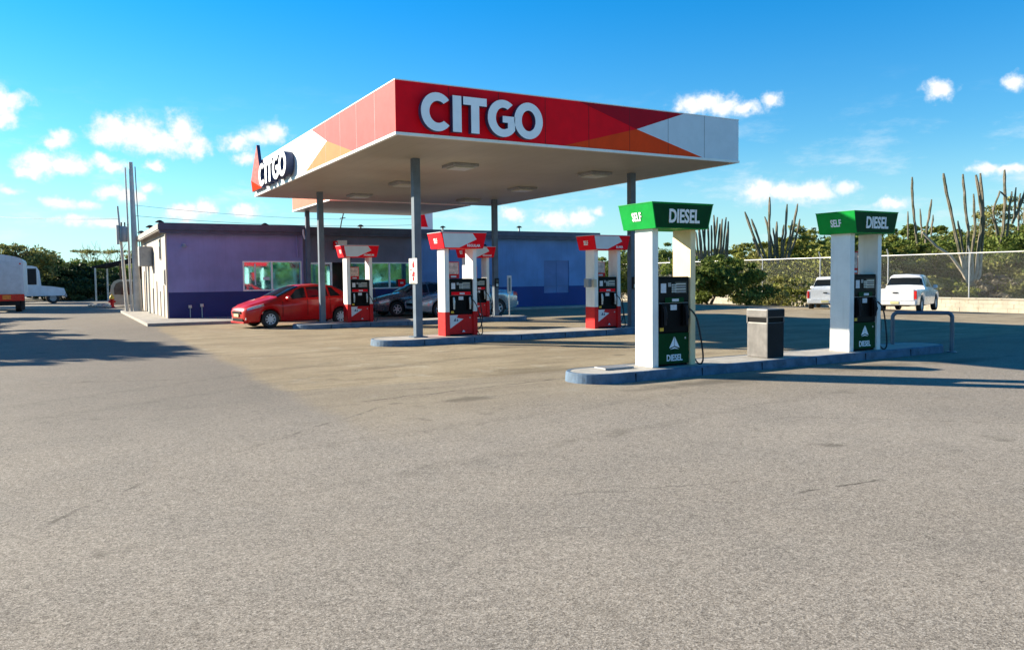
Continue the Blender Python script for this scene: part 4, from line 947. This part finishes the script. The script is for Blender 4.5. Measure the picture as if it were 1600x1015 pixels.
def shrub(label, px, d, ztop, width, lm='thorn', n=5000, name='thorn_shrub', group='thorny shrubs beyond the boundary fence', seed=0, wispy=False, low=0.0, cat='shrub', size=None, py=430):
    x, y, _ = at(px, d, 0, py); z0 = ground_z(x); r = thing(name, label, cat, (x, y, z0), 0, group); rnd = random.Random(seed * 7 + 1)
    H = ztop - z0; mb = MB(); tips = []
    for k in range(3 if not wispy else 4):
        a = rnd.uniform(0, 2 * PI); limbs(mb, Vector((.1 * math.cos(a), .1 * math.sin(a), 0)), Vector((math.cos(a) * .6, math.sin(a) * .6, 1)).normalized(), H * .38, .09, 3 if wispy else 2, rnd, .2, .8, tips)
    mb.build('trunk', M['bark'], r, True)
    cl = []; k_ = 26
    for k in range(k_):
        a = rnd.uniform(0, 2 * PI); rr = math.sqrt(rnd.random()) * width * .5; t = rnd.random() ** .8
        z = low + (H - low) * (.12 + .72 * t) * (1 - .35 * (rr / (width * .5)) ** 2); s = rnd.uniform(.55, 1.05) * min(width * .2, H * .3)
        cl.append((rr * math.cos(a), rr * math.sin(a), z, s * 1.3, s * 1.3, s * .62, n / k_))
    # feathery sprigs that break the outline
    for k in range(30):
        a = rnd.uniform(0, 2 * PI); rr = rnd.random() * width * .52; z = H * (.72 + .3 * rnd.random()) * (1 - .3 * (rr / (width * .52)) ** 2); s = rnd.uniform(.12, .32)
        cl.append((rr * math.cos(a), rr * math.sin(a), z, s * 1.6, s * 1.6, s * .7, n * .006))
    if wispy:
        cl = [c[:6] + (c[6] * .35,) for c in cl[:k_]] + [(t.x, t.y, t.z, .5, .5, .22, n * .012) for t in tips]
    leafcloud('crown', cl, LEAF[lm], size or (.05, .14), r, seed + 3, .35)
    return r
GF = 'thorny shrubs beyond the boundary fence'
rows = [  # px, depth, ytop px, width, leaf, label
 (985, 60, 392, 8, 'mid', 'green shrub in the gap between the store and the near green pump'),
 (1040, 62, 378, 9, 'mid', 'green shrub seen through the frame of the near green pump'),
 (1105, 58, 398, 8, 'dark', 'dark shrub at the foot of the leftmost cactus clump'),
 (1165, 55, 384, 9, 'thorn', 'yellowish shrub between the two left cactus clumps'),
 (1225, 53, 378, 8, 'olive', 'olive shrub under the second cactus clump'),
 (1272, 50, 352, 7, 'thorn', 'tall shrub rising just left of the farther diesel sign'),
 (1335, 52, 362, 8, 'mid', 'shrub behind the farther green pump'),
 (1395, 50, 372, 7, 'thorn', 'shrub above the cab of the right pickup'),
 (1440, 54, 352, 9, 'mid', 'shrub around the foot of the third cactus clump'),
 (1500, 56, 362, 9, 'thorn', 'shrub left of the branching cactus trunk'),
 (1555, 52, 356, 9, 'olive', 'olive shrub right of the branching cactus trunk'),
 (1610, 50, 348, 9, 'mid', 'shrub at the right edge of the photo'),
 (1660, 52, 350, 9, 'thorn', 'shrub past the right edge'),
]
for i, (px, d, yt, w, lm, lab) in enumerate(rows):
    shrub(lab, px, d, zat(px, yt, d), w, lm, 20000, seed=i, group=GF)
for i, (px, yt, lm, lab) in enumerate(((1130, 392, 'thorn', 'leftmost of the farther yellow-green shrubs'), (1180, 384, 'mid', 'farther shrub behind the second cactus clump'), (1250, 368, 'thorn', 'farther shrub rising right of the second cactus clump'), (1300, 358, 'mid', 'farther shrub hidden behind the diesel sign'), (1375, 362, 'thorn', 'farther shrub above the pickup roof'), (1425, 352, 'mid', 'farther shrub behind the slim cactus pair'), (1475, 358, 'thorn', 'farther shrub left of the tall cactus stems'), (1535, 358, 'mid', 'farther shrub behind the tall cactus stems'), (1590, 352, 'thorn', 'farthest right of the farther shrubs'))):
    shrub(lab, px, 64, zat(px, yt, 64), 10, lm, 13000, seed=300 + i, group='farther row of shrubs', size=(.08, .2))
for i, (px, yt, lab) in enumerate(((1215, 432, 'low scrub at the fence left of the pickups'), (1262, 428, 'low scrub behind the left pickup'), (1335, 425, 'low scrub hidden behind the farther pump'), (1400, 424, 'low scrub right behind the right pickup cab'), (1470, 436, 'low grey scrub just left of the branching cactus'), (1545, 430, 'low scrub right of the branching cactus'), (1600, 425, 'low scrub at the fence on the right edge'))):
    d = 46.5; shrub(lab, px, d, zat(px, yt, d), 4.8, ('olive', 'thorn', 'dry')[i % 3], 4200, seed=60 + i, group='low scrub close behind the fence', name='low_shrub')
shrub('big dense dark green bush spilling over the wall left of the bin', 1108, 43.5, zat(1108, 398, 43.5), 5.6, 'mid', 15000, seed=31, group=None, name='spreading_bush', cat='bush', low=-.1)
shrub('feathery half-bare tree top at the right edge behind the cacti', 1585, 58, zat(1585, 318, 58), 9, 'olive', 7000, seed=41, group=None, name='feathery_tree', cat='tree', wispy=True)
shrub('dark rounded tree top behind the farther diesel sign', 1263, 72, zat(1263, 355, 72), 6, 'dark', 6000, seed=42, group=None, name='dark_tree', cat='tree')

def cactus(label, px, d, stems, seed=0, trunk=None):
    """stems: (foot px, foot py, [(px, py)...top], radius) laid out in metres at the plant's own distance"""
    x, y, _ = at(px, d); zg = ground_z(x); r = thing('candelabra_cactus', label, 'cactus', (x, y, zg), 0, 'column cacti above the shrubs'); rnd = random.Random(seed)
    ex = Vector((CR.x, CR.y, 0)).normalized(); ey = Vector((-ex.y, ex.x, 0)); u = d / FPX
    for s in stems:
        rad, pts = s[0], s[1]; dy = rnd.uniform(-.6, .6); P = []
        for i, (a, b) in enumerate(pts):
            P.append(ex * ((a - px) * u) + ey * (dy * (i / len(pts))) + Vector((0, 0, zat(px, b, d) - zg)))
        Q = []
        for i in range(len(P) - 1):
            for k in range(4): Q.append(P[i].lerp(P[i + 1], k / 4) + Vector((rnd.uniform(-1, 1), rnd.uniform(-1, 1), 0)) * .018)
        Q.append(P[-1]); n = len(Q)
        rs = [rad * .80 * (1.0 + .10 * math.sin(i * 1.9 + seed)) for i in range(n)]; rs[-1] *= .55
        MB().tube(Q, rs, 14, rib=.80).build('stem', CACT, r)
    if trunk:
      for rad, pts in trunk:
        P = [ex * ((a - px) * u) + Vector((0, 0, zat(px, b, d) - zg)) for a, b in pts]; MB().tube(P, [rad * (1 - .1 * i) for i in range(len(P))], 10).build('trunk', M['palebark'], r, True)
cactus('low spiky clump of column cacti just right of the near diesel sign', 1112, 50, [(.085, [(1112 + a, 405), (1112 + b, c)]) for a, b, c in ((-23, -31, 372), (-17, -22, 344), (-11, -10, 341), (-20, -26, 362), (-14, -19, 350), (-8, -14, 356), (-4, -6, 346), (0, 0, 352), (3, 7, 340), (8, 13, 350), (12, 18, 342), (16, 22, 340), (20, 25, 358), (24, 27, 346), (6, 4, 336), (14, 15, 356))], 1)
cactus('wide clump of tall column cacti between the two diesel signs', 1205, 49, [(.10, [(1193, 408), (1180, 372), (1166, 330)]), (.09, [(1198, 408), (1186, 375), (1174, 342)]), (.10, [(1202, 412), (1202, 360), (1203, 308)]), (.08, [(1212, 400), (1205, 370), (1197, 338)]), (.09, [(1216, 412), (1215, 380), (1216, 346)]), (.085, [(1222, 405), (1226, 365), (1227, 320)]), (.09, [(1230, 405), (1237, 365), (1243, 320)]), (.08, [(1232, 404), (1242, 375), (1248, 343)]), (.08, [(1208, 410), (1210, 385), (1210, 360)]), (.08, [(1221, 405), (1220, 380), (1222, 352)]), (.08, [(1187, 400), (1180, 385), (1173, 372)]), (.07, [(1206, 408), (1204, 380), (1199, 350)]), (.07, [(1226, 405), (1231, 375), (1234, 345)]), (.07, [(1214, 408), (1212, 385), (1209, 356)])], 2)
cactus('slim pair of column cacti left of the branching one', 1437, 52, [(.10, [(1432, 380), (1427, 345), (1422, 312), (1420, 278)]), (.09, [(1445, 380), (1446, 350), (1449, 313)]), (.07, [(1418, 375), (1418, 330)]), (.07, [(1440, 372), (1439, 326)]), (.07, [(1454, 368), (1458, 336)])], 3)
cactus('branching candelabra cactus whose pale trunk shows through the fence', 1519, 46.5, [
 (.11, [(1500, 400), (1484, 335), (1474, 300), (1468, 272)]), (.10, [(1511, 400), (1510, 360), (1503, 330), (1496, 274)]), (.09, [(1518, 395), (1521, 360), (1516, 304)]),
 (.12, [(1527, 395), (1531, 360), (1530, 330), (1518, 275)]), (.10, [(1533, 395), (1535, 355), (1533, 330), (1527, 272)]), (.08, [(1506, 400), (1500, 370), (1494, 345)])], 4,
 trunk=[(.15, [(1520, 478), (1520, 462), (1519, 445)]), (.10, [(1518, 450), (1508, 425), (1500, 400)]), (.10, [(1519, 447), (1514, 425), (1511, 400)]), (.10, [(1519, 446), (1519, 420), (1518, 395)]),
  (.10, [(1520, 447), (1526, 425), (1527, 395)]), (.10, [(1521, 450), (1531, 430), (1533, 395)]), (.10, [(1516, 448), (1504, 425), (1484, 398), (1462, 384), (1440, 362)]), (.08, [(1516, 446), (1510, 425), (1506, 400)])])
cactus('column cactus group at the far right edge with one stem bent over', 1568, 49, [(.11, [(1560, 395), (1567, 360), (1569, 310), (1568, 266)]), (.07, [(1560, 370), (1548, 330), (1556, 300), (1566, 310)]), (.08, [(1583, 345), (1583, 294)]), (.10, [(1580, 350), (1590, 320), (1597, 288)]), (.08, [(1598, 350), (1600, 300)]), (.07, [(1560, 385), (1552, 350), (1544, 335)]), (.08, [(1572, 370), (1574, 330), (1577, 300)]), (.07, [(1590, 360), (1589, 320), (1591, 303)])], 5)

# ------------------------------------------------------------------ left side: trees, vehicles, shed, poles
def tree(label, px, d, ztop, width, lm, n, seed, name='shade_tree', group='dark trees behind the truck', loc=None, size=(.08, .2), trunk_h=.35, cat='tree'):
    if loc: x, y = loc
    else: x, y, _ = at(px, d)
    r = thing(name, label, cat, (x, y, 0), 0, group); rnd = random.Random(seed); mb = MB(); tips = []
    H = ztop; limbs(mb, Vector((0, 0, 0)), Vector((rnd.uniform(-.15, .15), rnd.uniform(-.15, .15), 1)).normalized(), H * trunk_h, .16 + H * .015, 3, rnd, .25, .75, tips)
    mb.build('trunk', M['bark'], r, True); cl = []
    for k in range(30):
        a = rnd.uniform(0, 2 * PI); rr = math.sqrt(rnd.random()) * width * .5; z = H * (.30 + .62 * rnd.random() ** .7) * (1 - .3 * (rr / (width * .5)) ** 2); s = rnd.uniform(.5, 1.0) * width * .17
        cl.append((rr * math.cos(a), rr * math.sin(a), z, s * 1.2, s * 1.2, s * .7, n / 30))
    for k in range(26):
        a = rnd.uniform(0, 2 * PI); rr = rnd.random() * width * .55; z = H * (.7 + .3 * rnd.random()) * (1 - .35 * (rr / (width * .55)) ** 2); s = rnd.uniform(.2, .45)
        cl.append((rr * math.cos(a), rr * math.sin(a), z, s, s, s * .6, n * .007))
    leafcloud('crown', cl, LEAF[lm], size, r, seed, .3); return r
T = tree
T('tree with ragged yellow-green top behind the box truck', 22, 66, zat(22, 380, 66), 6.5, 'olive', 9000, 101)
T('dark tree right of the white truck cab', 88, 72, zat(88, 402, 72), 7, 'mid', 11000, 102)
T('lower dark tree in the middle of the row at the back of the yard', 125, 70, zat(125, 412, 70), 6, 'dark', 9000, 103)
T('dark tree closest to the shed at the back of the yard', 150, 80, zat(150, 405, 80), 7, 'mid', 9000, 104)
T('tree behind the white truck cab', 55, 74, zat(55, 395, 74), 7, 'dark', 9000, 105)
T('green tree peeping out between the poles and the store', 200, 95, zat(200, 402, 95), 9, 'mid', 8000, 106, group=None)
for i, (px, yt, lab) in enumerate(((70, 440, 'low dark bush under the truck bonnet'), (100, 436, 'low dark bush left of the yard gap'), (128, 438, 'low dark bush in the yard gap'), (150, 442, 'low dark bush beside the shed post'))):
    x, y, _ = at(px, 64); shrub(lab, px, 66, zat(px, yt, 66), 4.5, 'dark', 4500, seed=80 + i, group='low dark bushes at the back of the yard', name='low_bush', cat='bush')
# spreading bare tree
x, y, _ = at(163, 84)
r = thing('bare_spreading_tree', 'flat-topped thinly leaved tree with pale branches above the shed', 'tree', (x, y, 0)); rnd = random.Random(5); mb = MB(); tips = []
limbs(mb, Vector((0, 0, 0)), Vector((0, 0, 1)), 1.8, .2, 0, rnd)
for k in range(7):
    a = 2 * PI * k / 7 + rnd.uniform(-.3, .3); limbs(mb, Vector((0, 0, 1.7)), Vector((math.cos(a), math.sin(a), .75)).normalized(), 1.7, .11, 3, rnd, .1, .6, tips)
mb.build('trunk', M['palebark'], r, True)
leafcloud('crown', [(t.x, t.y, min(t.z, 4.6) + .1, .5, .5, .16, 26) for t in tips], LEAF['olive'], (.05, .13), r, 9, .2)
# trees out of frame to the left; their shadows fall across the yard
OG = 'trees off the left side of the yard'
for i, (xx, yy, h, w, lab) in enumerate(((-9.3, 30.0, 6.6, 6.5, 'nearest'), (-13.5, 33, 7.2, 8, 'tallest'), (-9.6, 35.5, 5.2, 6.5, 'rounded'), (-12.5, 41, 5.6, 8, 'widest'), (-9.0, 44.5, 4.2, 6.5, 'lowest'), (-8.0, 61, 5.5, 7, 'farthest'), (-15, 27, 6.8, 7, 'outermost'))):
    T('%s broad tree of the group beyond the left edge' % lab, 0, 0, h, w, 'mid', 11000, 200 + i, loc=(xx, yy), group=OG, size=(.12, .28))

# box truck seen from behind
x, y, _ = at(0, 48.5)
r = thing('box_truck', 'white box truck seen from behind with orange and red rear lights at the left edge', 'truck', (-1.72, 48.2, 0))
W = 2.3
prof = [(-W, .86), (0, .86), (0, 2.62), (-.05, 2.74), (-.3, 2.84), (-.9, 2.96), (-W + .7, 2.93), (-W, 2.6)]
mb = MB(); n = len(prof); mb.add([(a, 0, b) for a, b in prof] + [(a, 5.2, b) for a, b in prof], [tuple(range(n)), tuple(range(n, 2 * n))] + [(i, (i + 1) % n, n + (i + 1) % n, n + i) for i in range(n)]); bx = mb.build('cargo_box', mat('truck_white', (.56, .60, .66), .5, vary=.08, streak=.25, dirt=(.3, .3, .32)), r)
mb = MB(); mb.box(-W + .12, -W / 2 - .01, -.03, -.002, .95, 2.6); mb.box(-W / 2 + .01, -.12, -.03, -.002, .95, 2.6); mb.build('rear_door', mat('truck_door_white', (.50, .54, .60), .5, vary=.1), bx)
MB().box(-.17, -.10, -.05, -.031, 2.45, 2.52).build('marker_lamp', M['redlens'], bx)
MB().box(-W, 0, -.10, 0, .58, .92).build('light_bar', M['redlens'], r)
for a, m in ((-.42, 'redlens'), (-.95, 'amber'), (-1.5, 'amber'), (-1.95, 'redlens')): MB().box(a, a + .36, -.125, -.102, .66, .88).build('tail_light', M[m], r)
MB().box(-W + .1, -.25, -.02, .3, .34, .62).build('rear_bumper', M['darkmetal'], r)
for xx in (-.28, -W + .28):
    for yy in (.75, 3.9):
        w = thing('wheel', None, None); w.parent = r; w.location = (xx, yy, .42); w.rotation_euler = (0, 0, PI / 2)
        MB().lathe([(.24, -.14), (.40, -.15), (.42, -.12), (.42, .12), (.40, .15), (.24, .14), (.24, -.14)], 24, 'Y').build('tyre', M['rubber'], w, True); MB().lathe([(0, -.06), (.24, -.10), (.25, .1), (0, .06)], 20, 'Y').build('rim', M['greymetal'], w, True)
MB().box(-.16, -.02, .2, .24, .12, .62).build('mud_flap', M['rubber'], r)
MB().box(-1.6, -.7, .3, 5.1, .5, .64).build('chassis', M['black'], r)
# white truck cab beyond, facing right
x, y, _ = at(49, 57)
r = thing('cab_truck', 'white forward-cab truck with tall window parked beyond the box truck', 'truck', (x, y, 0), math.radians(4))
TW = mat('cab_white', (.60, .66, .74), .4, vary=.08, coat=.3)
prof = [(-1.2, .55), (1.95, .55), (2.05, .75), (1.95, 1.08), (1.2, 1.22), (.55, 1.28), (.45, 2.35), (.30, 2.62), (.0, 2.70), (-1.2, 2.70)]
def side_prism(prof, y0, y1): 
    n = len(prof); return MB().add([(a, y0, b) for a, b in prof] + [(a, y1, b) for a, b in prof], [tuple(range(n)), tuple(range(n, 2 * n))] + [(i, (i + 1) % n, n + (i + 1) % n, n + i) for i in range(n)])
cb = side_prism(prof, -.9, .9).build('cab', TW, r)
mb = MB(); mb.bbox(-.60, .26, -.925, -.902, 1.36, 2.5, .01); mb.build('side_window', M['interior'], cb)
mb = MB(); mb.box(-.72, -.62, -.93, -.902, 1.30, 2.56); mb.box(.30, .37, -.93, -.902, 1.30, 2.2); mb.build('door_frame', M['white'], cb)
mb = MB(); mb.bbox(-.70, .34, -.93, -.903, .62, 1.28, .01); mb.build('door', TW, cb)
MB().box(.47, .54, -.75, .75, 1.40, 2.3).build('windscreen', M['darkglass'], cb)
MB().box(1.96, 2.12, -.85, .85, .45, .66).build('front_bumper', M['greymetal'], r)
for xx in (1.25, -.9):
    for yy in (-.78, .78):
        w = thing('wheel', None, None); w.parent = r; w.location = (xx, yy, .38)
        MB().lathe([(.22, -.10), (.36, -.11), (.38, -.08), (.38, .08), (.36, .11), (.22, .10), (.22, -.10)], 24, 'Y').build('tyre', M['rubber'], w, True); MB().lathe([(0, -.05), (.22, -.07), (.22, .07), (0, .05)], 20, 'Y').build('rim', M['greymetal'], w, True)
MB().box(-4.2, -1.25, -.8, .8, .5, .75).build('flat_bed', M['darkmetal'], r)
# open shed with posts
x, y, _ = at(186, 62)
r = thing('open_shed', 'dark open-sided shed with sloping roof behind the poles', 'shed', (x, y, 0), math.radians(-20))
mb = MB(); mb.add([(-1.5, -1.4, 2.55), (2.4, -1.4, 3.35), (2.4, 1.6, 3.35), (-1.5, 1.6, 2.55), (-1.5, -1.4, 2.70), (2.4, -1.4, 3.50), (2.4, 1.6, 3.50), (-1.5, 1.6, 2.70)], [(0, 3, 2, 1), (4, 5, 6, 7), (0, 1, 5, 4), (1, 2, 6, 5), (2, 3, 7, 6), (3, 0, 4, 7)])
mb.build('roof', M['darkmetal'], r)
for xx, yy, h in ((-1.3, -1.3, 2.56), (.5, -1.3, 2.93), (.95, 1.4, 3.0), (-1.3, 1.4, 2.56), (2.2, -1.3, 3.28), (2.2, 1.4, 3.28)): MB().box(xx - .05, xx + .05, yy - .05, yy + .05, 0, h).build('post', M['galv'] if xx < -1 else M['rust'], r)
MB().box(1.0, 2.3, 1.45, 1.5, 0, 3.0).build('back_panel', M['rust'], r)
MB().box(1.3, 2.0, 1.38, 1.44, 1.7, 2.2).build('painted_board', M['yellow'], r)
# cream camper shell lying in the yard
x, y, _ = at(189, 47.5)
r = thing('camper_shell', 'cream rounded camper body with dark open side standing in the yard', 'camper shell', (x, y, .12), math.radians(-20))
prof = [(-.62, 0), (.95, 0), (.95, 1.52), (-.15, 1.52), (-.42, 1.40), (-.58, 1.15), (-.66, .6)]
side_prism(prof, -.02, 1.5).build('body', M['tan'], r)
prof2 = [(-.40, .62), (.85, .62), (.85, 1.38), (-.08, 1.38), (-.30, 1.26), (-.42, 1.0)]
n = len(prof2); MB().add([(a, -.035, b) for a, b in prof2], [tuple(range(n))]).build('opening', mat('brown_lining', (.16, .11, .07), .8, vary=.3, scale=3), r)
MB().bbox(.0, .5, -.12, -.04, .60, 1.05, .04).build('torn_seat', M['rust'], r)
x, y, _ = at(173.5, 46.3)
r = thing('fire_hydrant', 'red hydrant with yellow cap in front of the cream camper body', 'hydrant', (x, y, 0))
MB().lathe([(.16, 0), (.16, .05), (.10, .07), (.10, .42), (.13, .44), (.13, .50)], 16, 'Z').build('barrel', M['red'], r, True)
MB().lathe([(.13, .50), (.13, .60), (.08, .70), (.03, .74), (.03, .80), (0, .80)], 16, 'Z').build('cap', M['yellow'], r, True)
for s in (-1, 1): MB().tube([(0, 0, .34), (s * .19, 0, .34)], .055, 10).build('outlet', M['red'], r, True)
rnd = random.Random(9)
for i, (px, dd, lab) in enumerate(((141, 47.5, 'leftmost pale rock of the row at the yard edge'), (147, 47.4, 'second pale rock from the left at the yard edge'), (153, 47, 'pale rock in the middle of the row at the yard edge'), (160, 46.6, 'pale rock just left of the hydrant'), (166, 46, 'flat pale rock at the foot of the hydrant'))):
    x, y, _ = at(px, dd); bm = bmesh.new(); bmesh.ops.create_icosphere(bm, subdivisions=2, radius=1)
    for v in bm.verts: v.co = Vector((v.co.x * .2, v.co.y * .16, v.co.z * .12)) * (1 + rnd.uniform(-.22, .22))
    me = bpy.data.meshes.new('rock'); bm.to_mesh(me); bm.free(); me.materials.append(M['stone']); o = bpy.data.objects.new('rock', me); C.objects.link(o); o.location = (x, y, .09); tag(o, lab, 'rock', 'pale rocks along the yard edge')

# utility poles
PX = 3.03
r = thing('utility_pole', 'tall thick pale pole rising beside the store', 'pole', (3.10, 41.6, 0))
MB().tube([(0.0, 0, 0), (-.05, 0, 3.5), (-.09, 0, 7.1)], [.19, .13, .085], 14).build('shaft', M['poleconc'], r, True)
MB().tube([(.22, 0, 0), (.16, 0, 3.5), (.09, 0, 6.9)], .022, 6).build('guy_cable', M['darkmetal'], r)
r = thing('utility_pole', 'slimmer pale pole touching the left side of the thick one', 'pole', (2.82, 41.7, 0))
MB().tube([(0.02, 0, 0), (-.01, 0, 3.5), (-.04, 0, 6.85)], [.06, .045, .035], 12).build('shaft', M['poleconc'], r, True)
r = thing('utility_pole', 'short leaning pole carrying the grey transformer', 'pole', (2.62, 41.8, 0))
MB().tube([(0.03, 0, 0), (-.08, 0, 2.5), (-.22, 0, 5.05)], [.085, .07, .04], 12).build('shaft', M['poleconc'], r, True)
tr = MB().lathe([(0, 3.35), (.15, 3.36), (.17, 3.42), (.17, 4.0), (.15, 4.08), (0, 4.10)], 18, 'Z', (-.02, -.24, 0)).build('transformer', M['greymetal'], r, True)
for a in (-.08, .06): MB().tube([(-.02 + a, -.24, 4.08), (-.02 + a, -.24, 4.28)], .03, 8).build('insulator', M['darkmetal'], tr, True)
MB().box(-.32, -.20, -.2, .0, 3.25, 4.15).build('bracket', M['poleconc'], r)
def wire(label, a, b, sag, rad=.014):
    A, B_ = Vector(a), Vector(b); pts = [A.lerp(B_, t / 20) - Vector((0, 0, sag * 4 * (t / 20) * (1 - t / 20))) for t in range(21)]
    o = MB().tube(pts, rad, 5).build('power_line', M['darkmetal']); tag(o, label, 'cable', 'power lines at the poles')
a0 = at(-60, 50, 0); wire('thin power line running left from the leaning pole', (2.45, 41.8, 4.45), (a0[0], a0[1], zat(-60, 335, 50)), .12)
wire('thin power line from the poles over the store roof', (3.05, 41.6, 4.6), (20, 47, 4.9), .25, .010)
wire('second thin power line from the poles over the store roof', (3.05, 41.6, 5.1), (20, 47, 5.3), .3, .008)
# sandwich board by the silver car and a white box at the far column
r = thing('price_board', 'narrow white upright board beside the far canopy column', 'board', (13.72, 24.55, .14))
MB().box(-.02, .14, -.03, .0, .78, 1.42).build('panel', M['sticker'], r); MB().box(.04, .08, -.02, -.005, 0, .78).build('post', M['galv'], r)
MB().box(.02, .10, -.035, -.031, .86, 1.34).build('print', M['steel'], r)

# hedge on the far side of the road, seen only in the store's glass
cl = [(xx, -24 + random.uniform(-1, 1), random.uniform(.8, 3.4), 1.8, 1.5, 1.5, 420) for xx in np.arange(-14, 50, 1.3)]
o = leafcloud('hedge', cl, LEAF['mid'], (.15, .4), None, 77, .4); tag(o, 'green roadside hedge mirrored in the store glass', 'hedge', kind='stuff')
